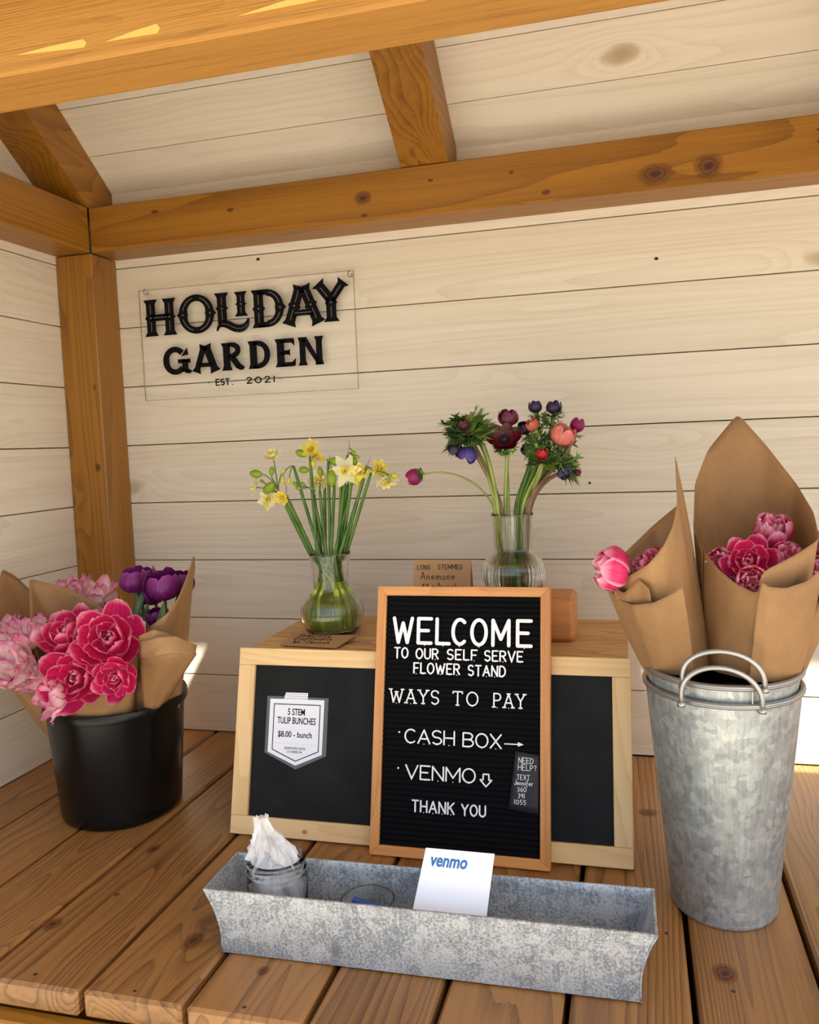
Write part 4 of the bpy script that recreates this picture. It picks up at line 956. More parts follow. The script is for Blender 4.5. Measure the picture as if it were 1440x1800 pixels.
def arch(parent, pl, pr, ap, y, rad=.0037, back=False):
    P0, P1, PA = at(*pl, y), at(*pr, y), at(*ap, y - .012); o0 = Vector(parent.location)
    c = (P0 + P1) / 2; u = (P1 - P0) / 2; v = PA - c
    # shoulders of a flattened arch standing on the rim
    pts = [c - u + Vector((0, .004, -.010))] + [c + u * (-math.cos(t)) * 1.0 + v * (math.sin(t) ** .86) for t in [PI * k / 22 for k in range(23)]] + [c + u + Vector((0, .004, -.010))]
    MB().tube([p - o0 for p in pts], rad, 10).obj('handle', M['wire'], parent, True)
    for e_ in (c - u, c + u): MB().lathe([(0, -.004), (.0058, -.003), (.0058, .003), (0, .004)], 12).obj('weld', M['wire'], parent, True).location = e_ - o0 + Vector((0, .003, -.009))
arch(r1, (1198, 1228), (1341, 1240), (1265, 1174), -.708)
arch(r2, (1200, 1196), (1345, 1203), (1266, 1145), -.709)
for rr, z in ((r1, hh), (r2, hh)):
    pts = [Vector((.06 * -math.cos(t), .128 + .004, z - .004 + .05 * math.sin(t))) for t in [PI * k / 16 for k in range(17)]]
    MB().tube(pts, .0037, 10).obj('handle', M['wire'], rr, True)

# ------------------------------------------------------------------ vases
def vase(loc, H, rn, rt, rb, label, sc_=1.0):
    """fluted glass: round bulb, narrow waist, flared neck; part water"""
    r = empty('glass_vase', loc, label=label, cat='vase'); hb = H * .565; base = .70 * rb
    def rad(z):
        t = z / hb
        if z <= hb:
            zc = hb * .42; k = (z - zc) / (hb * .62)
            return max(rb * math.sqrt(max(0, 1 - k * k)), base * .98 if z < zc else rn * 1.0)
        t = (z - hb) / (H - hb); return rn + (rt - rn) * t ** 1.5
    n = 28; prof = [(rad(H * k / n) if k else base * .94, H * k / n) for k in range(n + 1)]
    th_ = .0016
    inn = [(max(rr - th_, .001), z) for rr, z in prof[::-1] if z > .007] + [(base - .003, .0062), (0, .0062)]
    N_ = 196
    fl_ = lambda k, a: (.009 * math.cos(49 * a) * max(0, math.sin(PI * min(1, (k / n) / .58))) + .004 * math.cos(49 * a)) if k <= n else 0
    b = MB(); b.lathe([(0, 0)] + prof + [(rt - th_ * .5, H + .0008)] + inn, N_, flute=lambda k, a: fl_(k - 1, a) if k >= 1 else 0)
    b.obj('glass_body', M['glass'], r, True)
    wl_ = H * .50
    b = MB(); wp = [(0, .0064), (base - .004, .0064)] + [(max(rad(H * k / n) - th_ - .0006, .002), H * k / n) for k in range(2, 15) if H * k / n < wl_] + [(max(rad(wl_) - th_ - .0006, .003), wl_), (0, wl_)]
    b.lathe(wp, 72); b.obj('water', M['water'], r, True)
    return r, rad
V1 = Vector((.7500, -.287, CZ + .0005)); V2 = Vector((1.1290, -.272, BZ + .0005))
v1, rad1 = vase(V1, .1690, .0362, .0430, .0652, 'round-bottomed fluted glass vase of yellow daffodils on the crate')
v2, rad2 = vase(V2, .1560, .0370, .0412, .0632, 'round-bottomed fluted glass vase of anemones behind the letter board')

# ------------------------------------------------------------------ flower builders
def petal_mesh(name, L, W, p0, p1, flare, Rc, ruf, seed, mat, nu=8, nv=9, point=.8, curl=0.0, frill=0.0):
    r2 = random.Random(seed); a1, a2, a3 = (r2.uniform(0, 6) for _ in range(3))
    rows = []; uvs = []; r, z = .004 * (L / .05), 0
    for j in range(nv + 1):
        t = j / nv; sm = t * t * (3 - 2 * t)
        ph = math.radians(p0 + (p1 - p0) * sm + flare * max(0, (t - .62) / .38) ** 1.5)
        if j: r += L / nv * math.sin(ph); z += L / nv * math.cos(ph)
        wt = W * max(.04, math.sin(PI * min(1, (t * (1 - .07)) ** .82 + .045)) ** point)
        row = []
        for i in range(nu + 1):
            s_ = (i / nu - .5) * 2; la = s_ * wt / 2; R = max(abs(r), Rc)
            th_ = la / R; e_ = abs(s_) ** 2.2
            x = (r - R) + R * math.cos(th_) + curl * e_ * wt; y = R * math.sin(th_)
            k = ruf * e_ * (math.sin(t * 9 + a1 + s_ * 2) + .6 * math.sin(t * 17 + a2)) * L + ruf * .6 * L * t ** 3 * math.sin(s_ * 4 + a3)
            fz = frill * L * (r2.uniform(-1, 1)) * (e_ * t + t ** 6)
            row.append((x + k * math.cos(ph), y + r2.uniform(-1, 1) * frill * L * .3 * e_, z - k * math.sin(ph) * .6 + fz)); uvs.append((i / nu, t))
        rows.append(row)
    b = MB(); b.grid(rows); return b.mesh(name, mat, True, uvs)
_cache = {}
def layers(kind, D):
    """list of (count, petal meshes, angle offset, scale)"""
    if kind in _cache: return _cache[kind]
    P = lambda L, W, p0, p1, fl_, Rc, ruf, mat, sd, **k: [petal_mesh('petal', L, W, p0, p1, fl_, Rc, ruf, sd + q, M[mat], **k) for q in range(3)]
    if kind == 'double':       # open, peony-like
        out = [(6, P(.66, .56, 100, 32, -12, .34, .02, 'pink', 1, point=.55), 0, 1), (6, P(.58, .50, 86, 14, -20, .26, .025, 'pink', 11, point=.55), 30, 1), (5, P(.47, .42, 66, -4, -20, .18, .03, 'pink', 21, point=.6), 10, 1), (4, P(.37, .32, 46, -20, 0, .11, .06, 'pink', 31, point=.6), 50, 1), (3, P(.27, .22, 26, -20, 30, .06, .09, 'pinkin', 35), 15, 1)]
    elif kind == 'doubleclosed':
        out = [(6, P(.78, .60, 84, -14, -24, .30, .015, 'pinkl', 41, point=.55), 0, 1), (5, P(.74, .50, 70, -16, -16, .22, .03, 'pinkl', 51, point=.6), 30, 1), (5, P(.68, .40, 54, -16, 0, .15, .05, 'pinkin', 61, point=.6), 12, 1), (4, P(.60, .3, 34, -14, 20, .08, .08, 'pinkin', 66), 44, 1)]
    elif kind == 'parrot':
        out = [(6, P(.80, .56, 80, -4, 30, .26, .05, 'pale', 71, frill=.035, point=.6, nu=12, nv=12), 0, 1), (5, P(.74, .48, 64, -6, 20, .19, .07, 'pale', 81, frill=.04, point=.6, nu=12, nv=12), 30, 1), (3, P(.60, .34, 40, -10, 10, .10, .08, 'pale', 86, frill=.03), 10, 1)]
    elif kind == 'tulip':
        out = [(3, P(1.28, .92, 84, -32, 0, .36, .008, 'purple', 91, point=.42), 0, 1), (3, P(1.22, .86, 80, -34, 0, .33, .008, 'purple', 95, point=.42), 60, 1)]
    elif kind.startswith('anopen'):
        m = kind.split(':')[1]; out = [(6, P(.56, .48, 96, 42, 10, .3, .02, m, 101, point=.5), 0, 1), (5, P(.50, .44, 84, 30, 6, .26, .02, m, 105, point=.5), 30, 1)]
    elif kind.startswith('ancup'):
        m = kind.split(':')[1]; out = [(5, P(.98, .70, 84, -24, 0, .32, .015, m, 111, point=.45), 0, 1), (4, P(.94, .62, 76, -26, 0, .28, .02, m, 115, point=.45), 36, 1)]
    elif kind.startswith('anbud'):
        m = kind.split(':')[1]; out = [(3, P(1.36, .86, 76, -30, 0, .31, .01, m, 121, point=.45), 0, 1), (3, P(1.32, .78, 68, -28, 0, .27, .01, m, 125, point=.45), 60, 1)]
    elif kind == 'daffpale':
        out = [(6, P(.56, .36, 96, 78, -8, 2, .03, 'df_pale', 131, point=.75), 0, 1), (6, P(.26, .24, 60, 8, 20, .12, .08, 'df_yellow', 135), 30, 1), (4, P(.20, .16, 30, 0, 30, .06, .1, 'df_yellow', 138), 10, 1)]
    elif kind == 'daffyellow':
        out = [(6, P(.52, .36, 92, 60, -8, 2, .04, 'df_yellow', 141, point=.7), 0, 1), (6, P(.36, .28, 66, 14, 20, .14, .08, 'df_yellow', 145), 30, 1), (5, P(.26, .2, 36, 0, 30, .08, .1, 'df_yellow', 148), 10, 1)]
    elif kind == 'daffstar':
        out = [(6, P(.58, .32, 100, 88, -16, 2, .02, 'df_pale', 151, point=.8), 0, 1), (6, P(.24, .2, 40, 14, 50, .13, .03, 'df_yellow', 155), 30, 1)]
    elif kind == 'daffdouble':
        out = [(6, P(.54, .40, 94, 50, -8, .6, .05, 'df_pale', 161, point=.65), 0, 1), (6, P(.40, .30, 66, 10, 20, .16, .08, 'df_pale', 165), 30, 1), (5, P(.30, .24, 40, 0, 20, .1, .1, 'df_yellow', 168), 10, 1)]
    _cache[kind] = out; return out
def axis_rot(ax, spin=0):
    q = Vector(ax).normalized().to_track_quat('Z', 'Y'); return q @ Quaternion((0, 0, 1), spin)
def bloom_into(parent, kind, D, loc=(0, 0, 0), q=None, seed=0):
    r2 = random.Random(seed)
    for n, ms, off, s_ in layers(kind, D):
        for i in range(n):
            a = 2 * PI * i / n + math.radians(off) + r2.uniform(-.12, .12); k = D * s_ * r2.uniform(.93, 1.06)
            rot = Quaternion((0, 0, 1), a) @ Quaternion((0, 1, 0), r2.uniform(-.10, .10))
            if q is not None: rot = q @ rot
            inst('petal', ms[(i + seed) % 3], parent, loc, rot, k)
def curve_pts(a, b_, c, d, n=14):
    return [a * (1 - t) ** 3 + b_ * 3 * t * (1 - t) ** 2 + c * 3 * t * t * (1 - t) + d * t ** 3 for t in [k / n for k in range(n + 1)]]
def flower(name, kind, px, py, y, D, ax, label, cat, root=None, stem='leaf', sr=.0032, group=None, seed=None, centre=0.0, leaves=None, bend=.5):
    """a bloom whose middle stands at the measured point; its stem runs down to root"""
    global _fs
    _fs += 1; seed = seed if seed is not None else _fs
    A_ = Vector(ax).normalized(); c = at(px, py, y); base = c - A_ * (D * centre); q = axis_rot(A_, rnd.uniform(0, 6))
    r = empty(name, base, q, label=label, cat=cat, group=group); bloom_into(r, kind, D, seed=seed)
    inv = (Matrix.Translation(base) @ q.to_matrix().to_4x4()).inverted()
    if root is not None:
        root = Vector(root); L_ = (base - root).length
        pts = curve_pts(base, base - A_ * L_ * bend * .5, root.lerp(base, .35) + Vector((0, 0, .0)), root)
        MB().tube(pts, [sr * .8] + [sr] * (len(pts) - 1), 8).obj('stem', M[stem], r, True, inv=inv)
    return r, inv, base, q
_fs = 0

# ------------------------------------------------------------------ paper wraps
def wrap(name, rim, base_c, base_r, label, zb, parent=None, part=None, n=110, m=22, seed=1, amp=.004, belly=.0, lift=0.0):
    """a sheet rolled to a cone: rim = (px, py, y, angle) around the mouth, narrow end a circle near the bottom"""
    r2 = random.Random(seed); P = [(at(px, py, y), math.radians(a)) for px, py, y, a in rim]
    # resample the rim evenly
    seg = [(P[i + 1][0] - P[i][0]).length for i in range(len(P) - 1)]; tot = sum(seg); out = []
    for k in range(n + 1):
        d = tot * k / n; i = 0
        while i < len(seg) - 1 and d > seg[i]: d -= seg[i]; i += 1
        t = d / seg[i] if seg[i] else 0; out.append((P[i][0].lerp(P[i + 1][0], t), P[i][1] + (P[i + 1][1] - P[i][1]) * t))
    # light smoothing keeps corners soft but present
    for _ in range(2):
        out = [out[0]] + [((out[i - 1][0] + out[i][0] * 4 + out[i + 1][0]) / 6, (out[i - 1][1] + out[i][1] * 4 + out[i + 1][1]) / 6) for i in range(1, n)] + [out[-1]]
    phs = [(r2.uniform(0, 6), r2.uniform(0, 6)) for _ in range(4)]
    rows = []
    for j in range(m + 1):
        t = j / m; row = []
        for p, a in out:
            b0 = Vector((base_c[0] + base_r * math.cos(a), base_c[1] + base_r * math.sin(a), zb))
            q = b0.lerp(p, t); rad_ = Vector((math.cos(a), math.sin(a), 0))
            w_ = amp * (math.sin(a * 5 + phs[0][0] + t * 3) * .6 + math.sin(a * 9 + phs[1][0] - t * 5) * .4 + math.sin(t * 9 + a * 2 + phs[2][0]) * .35) * math.sin(PI * min(1, t * 1.0)) ** .7
            q = q + rad_ * (w_ + belly * math.sin(PI * t) + lift * t)
            row.append(q)
        rows.append(row)
    b = MB(); b.grid(rows)
    if parent is None:
        o0 = Vector((base_c[0], base_c[1], zb)); r = empty(name, o0, label=label, cat='paper wrap')
        b.v = [tuple(Vector(p) - o0) for p in b.v]; o = b.obj('paper_sheet', M['kraft'], r, True); solidify(o, .0007); return r
    o0 = Vector(parent.location); b.v = [tuple(Vector(p) - o0) for p in b.v]; o = b.obj(part or 'paper_fold', M['kraft'], parent, True); solidify(o, .0007); return parent

# right bucket
BA, BB, BC = (1.4345, -.584), (1.5165, -.588), (1.556, -.555)
wa = wrap('paper_wrap', [(1075, 1036, -0.593, 180), (1105, 1013, -0.668, 215), (1140, 992, -0.693, 240), (1165, 963, -0.693, 262), (1183, 925, -0.678, 285), (1191, 882, -0.658, 310), (1187, 800, -0.578, 348), (1189, 812, -0.563, 362), (1196, 884, -0.550, 385), (1150, 922, -0.520, 425), (1097, 973, -0.540, 480), (1080, 1010, -0.563, 515), (1075, 1036, -0.593, 540)], BA, .043, 'brown paper cone opening to the left in the steel bucket', .325, seed=4, amp=.0022, belly=.003)
wrap(None, [(1072, 1036, -0.598, 176), (1092, 1053, -0.633, 200), (1115, 1063, -0.673, 225), (1150, 1059, -0.693, 245), (1183, 1043, -0.703, 262), (1199, 1030, -0.706, 275), (1203, 1052, -0.700, 284)], BA, .0445, '', .325, wa, 'paper_fold', 60, 20, 5, .0015, .005, .003)
wrap(None, [(1078, 1032, -0.628, 185), (1100, 1042, -0.658, 205), (1124, 1017, -0.678, 232), (1142, 1034, -0.692, 240)], BA, .0435, '', .325, wa, 'paper_fold', 40, 20, 6, .0015, .004, .002)
wbq = wrap('paper_wrap', [(1236, 966, -0.600, 182), (1262, 1000, -0.645, 215), (1295, 1027, -0.680, 245), (1334, 1046, -0.705, 270), (1338, 1006, -0.708, 278), (1365, 993, -0.700, 295), (1400, 975, -0.680, 315), (1440, 948, -0.640, 338), (1436, 925, -0.600, 355), (1430, 900, -0.560, 375), (1400, 850, -0.480, 405), (1345, 780, -0.430, 430), (1297, 727, -0.410, 450), (1245, 790, -0.420, 470), (1222, 850, -0.460, 492), (1219, 930, -0.550, 522), (1236, 966, -0.600, 542)], BB, .051, 'tallest brown paper cone with a high pointed back in the steel bucket', .30, seed=8, amp=.0022, belly=.002)
wrap(None, [(1333, 1047, -0.710, 262), (1339, 1022, -0.718, 272), (1350, 1031, -0.720, 280), (1378, 1033, -0.712, 298), (1412, 1022, -0.692, 318), (1441, 998, -0.660, 336)], BB, .0525, '', .30, wbq, 'paper_fold', 60, 20, 9, .0015, .008, .004)
wc = wrap('paper_wrap', [(1402, 1052, -.60, 182), (1420, 1062, -.64, 215), (1450, 1055, -.66, 255), (1490, 1020, -.64, 300), (1510, 960, -.58, 355), (1490, 900, -.50, 410), (1450, 930, -.47, 450), (1425, 985, -.50, 490), (1402, 1052, -.60, 542)], BC, .026, 'brown paper cone cut off by the right edge of the photo', .30, seed=12, amp=.002)
# left bucket
BD, BE, BF = (.385, -.415), (.325, -.488), (.262, -.445)
wd = wrap('paper_wrap', [(243, 1114, -.53, 225), (268, 1098, -.55, 250), (293, 1080, -.55, 280), (313, 1052, -.52, 305), (328, 1015, -.49, 325), (341, 974, -.46, 345), (343, 1000, -.44, 362), (332, 1052, -.40, 385), (290, 1082, -.35, 425), (245, 1078, -.34, 460), (211, 1074, -.36, 490), (214, 1100, -.45, 530), (243, 1114, -.53, 585)], BD, .050, 'brown paper cone around the purple tulips in the black bucket', .10, seed=14, amp=.003)
we = wrap('paper_wrap', [(64, 1150, -.57, 172), (54, 1100, -.53, 150), (51, 1017, -.48, 128), (80, 1024, -.46, 110), (112, 1031, -.45, 95), (150, 1049, -.44, 75), (190, 1075, -.45, 50), (215, 1105, -.48, 25), (240, 1128, -.50, 0), (250, 1135, -.545, -28), (225, 1160, -.580, -60), (160, 1180, -.597, -95), (100, 1180, -.590, -135), (64, 1150, -.55, -188)], BE, .075, 'brown paper cone around the deep pink tulips in the black bucket', .16, seed=16, amp=.003)
wf = wrap('paper_wrap', [(-30, 1092, -.55, 175), (-12, 1060, -.48, 150), (4, 1000, -.40, 125), (26, 1012, -.38, 110), (50, 1034, -.36, 95), (80, 1075, -.37, 70), (95, 1120, -.42, 30), (90, 1160, -.50, -10), (60, 1185, -.56, -50), (28, 1200, -.59, -90), (-10, 1180, -.60, -140), (-30, 1092, -.55, -185)], BF, .045, 'brown paper cone around the pale pink tulips at the left edge', .10, seed=18, amp=.003)
# loose flap of paper at the right of the black bucket
def sheet(name, px_rows, parent, seed, amp=.0015):
    r2 = random.Random(seed); R = [[at(*p) for p in r] for r in px_rows]; rows = []
    n, m = 14, 12; H = len(R) - 1; W = len(R[0]) - 1
    o0 = Vector(parent.location)
    for j in range(m + 1):
        v_ = j / m * H; a = min(int(v_), H - 1); fv = v_ - a; row = []
        for i in range(n + 1):
            u_ = i / n * W; c = min(int(u_), W - 1); fu = u_ - c
            q = R[a][c].lerp(R[a][c + 1], fu).lerp(R[a + 1][c].lerp(R[a + 1][c + 1], fu), fv)
            row.append(q - o0 + Vector((0, amp * math.sin(i * .9 + j * .5 + seed), 0)))
        rows.append(row)
    b = MB(); b.grid(rows); o = b.obj(name, M['kraft'], parent, True); solidify(o, .0007); return o
sheet('paper_fold', [[(244, 1128, -.585), (278, 1120, -.590), (312, 1118, -.575), (345, 1134, -.545)], [(246, 1160, -.590), (276, 1152, -.598), (310, 1148, -.585), (345, 1152, -.552)]], wd, 1)
sheet('paper_fold', [[(246, 1158, -.586), (276, 1151, -.592), (310, 1147, -.580), (346, 1150, -.550)], [(250, 1200, -.548), (272, 1200, -.550), (300, 1196, -.540), (322, 1186, -.530)], [(252, 1248, -.515), (266, 1249, -.515), (280, 1244, -.510), (294, 1232, -.500)]], wd, 3)
sheet('paper_fold', [[(244, 1118, -.578), (270, 1106, -.578), (292, 1112, -.565), (313, 1122, -.55)], [(246, 1150, -.582), (270, 1140, -.585), (294, 1136, -.575), (316, 1136, -.56)]], wd, 5)

# ------------------------------------------------------------------ tulips
TC = 'tulip'
K = (.45, -.85, .25)
flower('double_tulip', 'double', 190, 1122, -.60, .122, (.30, -.80, .42), 'largest open deep pink double tulip in the black bucket', TC, (.33, -.46, .15), centre=.22)
flower('double_tulip', 'double', 128, 1192, -.635, .112, (.30, -.90, .28), 'open deep pink double tulip low at the front left of the black bucket', TC, (.31, -.47, .15), centre=.22)
flower('double_tulip', 'double', 201, 1194, -.640, .074, (.20, -.92, .05), 'smallest deep pink double tulip, facing out over the front of the black bucket', TC, (.33, -.47, .15), centre=.22)
flower('double_tulip', 'double', 113, 1112, -.57, .112, (-.05, -.62, .75), 'deep pink double tulip behind and left of the largest one', TC, (.31, -.46, .15), centre=.22)
flower('double_tulip', 'double', 160, 1092, -.53, .070, (.0, -.4, .9), 'deep pink double tulip peeping up behind the largest one', TC, (.32, -.46, .15), centre=.25)
flower('parrot_tulip', 'parrot', 22, 1172, -.60, .098, (-.1, -.75, .55), 'pale pink ruffled tulip lowest at the left edge', TC, (.27, -.45, .15), centre=.3)
flower('parrot_tulip', 'parrot', 52, 1112, -.55, .088, (-.15, -.35, .9), 'pale pink ruffled tulip beside the folded paper at the left', TC, (.27, -.45, .15), centre=.35)
flower('parrot_tulip', 'parrot', 8, 1112, -.53, .080, (-.3, -.3, .85), 'pale pink ruffled tulip cut by the left edge of the photo', TC, (.26, -.45, .15), centre=.35)
flower('parrot_tulip', 'parrot', 52, 1192, -.60, .062, (.3, -.7, .4), 'small pale pink ruffled tulip between the left edge and the pink ones', TC, (.27, -.45, .15), centre=.3)
flower('parrot_tulip', 'parrot', 92, 1222, -.635, .085, (-.35, -.6, -.15), 'white and pink tulip drooping over the bucket rim under the pink one', TC, (.30, -.46, .17), centre=.25)
flower('parrot_tulip', 'parrot', 125, 1032, -.38, .074, (-.2, -.1, .95), 'pale pink ruffled tulip showing above the brown paper, the left one', TC, (.30, -.42, .15), centre=.35)
flower('parrot_tulip', 'parrot', 172, 1040, -.38, .088, (.1, -.15, .95), 'pale pink ruffled tulip showing above the brown paper, the right one', TC, (.31, -.42, .15), centre=.35)
def leaf(parent_inv, pts, w_, name='leaf', mat='leaf', parent=None, fold=.35, n=12):
    P = catmull([Vector(p) for p in pts], 4); rows = []; m = len(P) - 1
    side = (P[-1] - P[0]).cross(Vector((0, 1, 0))).normalized(); side = Vector((side.x, side.y, side.z))
    if side.length < .1: side = Vector((1, 0, 0))
    for k, p in enumerate(P):
        t = k / m; ww = w_ * (math.sin(PI * min(1, t * .9 + .1)) ** .8) if t < 1 else w_ * .03
        rows.append([p + side * (ww * s_) + Vector((0, -1, 0)) * (-(abs(s_) ** 1.5) * ww * fold) for s_ in (-1, -.5, 0, .5, 1)])
    b = MB(); b.grid(rows)
    if parent_inv is not None: b.v = [tuple(parent_inv @ Vector(p)) for p in b.v]
    o = b.obj(name, M[mat], parent, True); solidify(o, .0006); return o
def ptulip(px, py, y, D, ax, label, lv):
    r, inv, base, q = flower('purple_tulip', 'tulip', px, py, y, D * .84, ax, label, TC, (.385, -.42, .15), centre=.55, bend=.3, sr=.0036)
    for pts, w_ in lv: leaf(inv, [at(*p) for p in pts], w_, parent=r)
ptulip(234, 1017, -.44, .060, (-.08, -.12, .95), 'purple tulip standing leftmost of the purple bunch', [([(222, 1150, -.47), (218, 1115, -.47), (216, 1075, -.46), (213, 1046, -.45)], .007), ([(228, 1140, -.46), (233, 1090, -.45), (248, 1050, -.44), (259, 1022, -.43)], .0085)])
ptulip(286, 1025, -.46, .072, (.05, -.2, .95), 'largest purple tulip in the middle of the purple bunch', [([(274, 1150, -.49), (278, 1110, -.49), (284, 1080, -.48), (289, 1058, -.47)], .010), ([(262, 1150, -.45), (256, 1120, -.45), (254, 1090, -.44), (260, 1060, -.44)], .012)])
ptulip(253, 1012, -.40, .055, (.15, 0, .95), 'purple tulip half hidden behind the leftmost purple one', [([(242, 1150, -.43), (240, 1120, -.43), (237, 1085, -.42), (240, 1060, -.42)], .008)])
ptulip(316, 1022, -.42, .060, (.25, -.1, .9), 'purple tulip against the tall paper edge at the right of the bunch', [([(290, 1140, -.47), (292, 1110, -.47), (294, 1085, -.46), (295, 1068, -.46)], .006)])
ptulip(268, 1040, -.41, .055, (-.1, -.2, .95), 'dark purple tulip low behind the largest purple one', [([(256, 1150, -.43), (250, 1130, -.43), (248, 1110, -.42), (246, 1085, -.42)], .007)])
ptulip(273, 1082, -.44, .038, (.0, -.3, .95), 'small purple tulip bud down among the leaves', [([(262, 1150, -.46), (262, 1130, -.46), (256, 1110, -.46), (258, 1095, -.46)], .006)])
flower('double_tulip', 'doubleclosed', 1063, 1000, -.655, .081, (-.93, -.22, .12), 'deep pink double tulip poking out sideways at the left of the steel bucket', TC, (1.43, -.57, .34), centre=.42, bend=.5)
flower('double_tulip', 'doubleclosed', 1150, 983, -.62, .046, (-.4, -.5, .6), 'pink tulip half hidden inside the left paper cone', TC, (1.43, -.58, .26), centre=.3)
flower('double_tulip', 'doubleclosed', 1128, 992, -.64, .036, (-.6, -.5, .4), 'smaller pink tulip deep inside the left paper cone', TC, (1.43, -.58, .26), centre=.3)
RT_ = (1.515, -.57, .28)
flower('double_tulip', 'doubleclosed', 1357, 930, -.55, .072, (-.05, -.42, .85), 'highest deep pink double tulip in the tall paper cone', TC, RT_, centre=.35)
flower('double_tulip', 'doubleclosed', 1268, 988, -.61, .058, (-.45, -.75, .35), 'deep pink double tulip leftmost in the tall paper cone', TC, RT_, centre=.35)
flower('double_tulip', 'double', 1316, 985, -.64, .070, (-.15, -.85, .45), 'open deep pink double tulip in the middle of the tall paper cone', TC, RT_, centre=.25)
flower('double_tulip', 'doubleclosed', 1324, 1022, -.67, .052, (-.10, -.85, .35), 'pink and white double tulip lowest in the tall paper cone', TC, RT_, centre=.4)
flower('double_tulip', 'doubleclosed', 1385, 976, -.62, .056, (.05, -.6, .7), 'deep pink double tulip at the right of the tall paper cone', TC, RT_, centre=.35)
flower('double_tulip', 'doubleclosed', 1448, 1005, -.60, .060, (-.3, -.6, .6), 'pink tulip cut by the right edge of the photo, the lower one', TC, (1.545, -.55, .28), centre=.35)
flower('double_tulip', 'doubleclosed', 1456, 955, -.54, .060, (-.3, -.5, .8), 'pink tulip cut by the right edge of the photo, the upper one', TC, (1.545, -.55, .28), centre=.35)

# ------------------------------------------------------------------ anemones
def frond_mesh(mat, seed, L=1.0):
    """a divided leaf: lobes that fan out and split again"""
    r2 = random.Random(seed); b = MB()
    def lobe(p, a, l, w_, lift, dep):
        d = Vector((math.cos(a), math.sin(a), 0)); n = Vector((-d.y, d.x, 0)); up = Vector((0, 0, lift))
        m_ = p + d * l * .55 + up * l * .5 + n * 0; e_ = p + d * l + up * l * .7
        i = len(b.v); fo = Vector((0, 0, w_ * .3))
        for q in (p - n * w_ * .5, p + fo * 0, p + n * w_ * .5, m_ - n * w_, m_ + fo, m_ + n * w_, e_): b.v.append(tuple(q))
        b.f += [(i, i + 1, i + 4, i + 3), (i + 1, i + 2, i + 5, i + 4), (i + 3, i + 4, i + 6), (i + 4, i + 5, i + 6)]
        if dep:
            for s_ in (-1, 1):
                lobe(p + d * l * r2.uniform(.35, .5) + up * l * .4, a + s_ * r2.uniform(.5, .85), l * r2.uniform(.45, .6), w_ * .75, lift + r2.uniform(-.2, .3), dep - 1)
    for a in (-1.05, -.5, 0, .5, 1.05): lobe(Vector((0, 0, 0)), a + r2.uniform(-.12, .12), L * r2.uniform(.75, 1.0), .075 * L, r2.uniform(-.1, .45), 2)
    return b.mesh('leaf', M[mat], False)
FM = [frond_mesh('frond', 1), frond_mesh('frond', 2), frond_mesh('frondd', 3), frond_mesh('frondd', 4), frond_mesh('frond', 5)]
def collar(r, D, n=3, size=.9, droop=35, back=.12, seed=0):
    r2 = random.Random(seed)
    for i in range(n):
        a = 2 * PI * i / n + r2.uniform(-.3, .3)
        rot = Quaternion((0, 0, 1), a) @ Quaternion((0, 1, 0), -math.radians(90 - droop + r2.uniform(-14, 14) - 55))
        inst('leaf', FM[r2.randrange(5)], r, (0, 0, -back * D), rot, size * r2.uniform(.85, 1.15))
AR = lambda x, dy=0, z=.02: (V2.x + x, V2.y + dy, V2.z + z)
def anemone(kind, px, py, y, D, ax, label, x0, stem='stemy', lf=.034, n=3, centre=.4, mouth=0, seed=0, sr=.0037, droop=35, back=.3):
    D *= 1.16; lf *= 1.08
    A_ = Vector(ax).normalized(); c = at(px, py, y); base = c - A_ * (D * centre); q = axis_rot(A_, rnd.uniform(0, 6))
    r = empty('anemone', base, q, label=label, cat='anemone'); inv = (Matrix.Translation(base) @ q.to_matrix().to_4x4()).inverted()
    if kind: bloom_into(r, kind, D, seed=seed)
    if kind and kind.startswith('anopen'):
        b = MB().lathe([(0, .10 * D), (.07 * D, .09 * D), (.10 * D, .05 * D), (.09 * D, 0)], 14); b.obj('flower_centre', M['stamen'], r, True)
        b = MB()
        for k in range(30):
            a = 2 * PI * k / 30; rr = D * rnd.uniform(.13, .19); b.tube([(.07 * D * math.cos(a), .07 * D * math.sin(a), .02 * D), (rr * math.cos(a), rr * math.sin(a), D * rnd.uniform(.05, .13))], .0004, 4)
        b.obj('stamens', M['stamen'], r, kind='stuff')
    collar(r, D, n, lf, seed=seed + 3, back=back, droop=droop)
    mouth = max(-.033, min(.033, mouth * 1.5)); mth = Vector((V2.x + mouth, V2.y + rnd.uniform(-.018, .018), V2.z + .150)); bot = Vector((V2.x + x0, V2.y + rnd.uniform(-.02, .02), V2.z + .012))
    d1 = base - A_ * .02; L_ = (mth - d1).length
    up = curve_pts(base, base - A_ * L_ * .45, mth + Vector((0, 0, L_ * .35)) + (d1 - mth).normalized() * .01, mth, 14)
    dn = curve_pts(mth, mth - Vector((0, 0, .05)), bot + Vector((0, 0, .03)), bot, 8)[1:]
    MB().tube(up + dn, sr, 8).obj('stem', M[stem], r, True, inv=inv)
    return r
an = anemone
an('anbud:an_magenta', 731, 838, -.275, .024, (-.93, 0, -.25), 'magenta anemone bud on a long stem bending far to the left', -.030, 'stemy', .020, 4, .45, -.028, 1, .0019, 10, .1)
an('ancup:an_wine', 894, 730, -.27, .034, (.05, -.1, .95), 'wine-coloured anemone standing above the dark red one', -.01, 'stemy', .028, 3, .5, -.010, 2)
an('anopen:an_dark', 886, 768, -.30, .055, (.05, -.75, .5), 'dark red open anemone in the middle of the vase', -.005, 'stemy', .030, 3, .15, -.005, 3, .0028)
an('anbud:an_navy', 942, 716, -.26, .019, (-.15, 0, .95), 'near-black anemone bud at the top, the left of two', .005, 'stemg', .026, 3, .5, .008, 4)
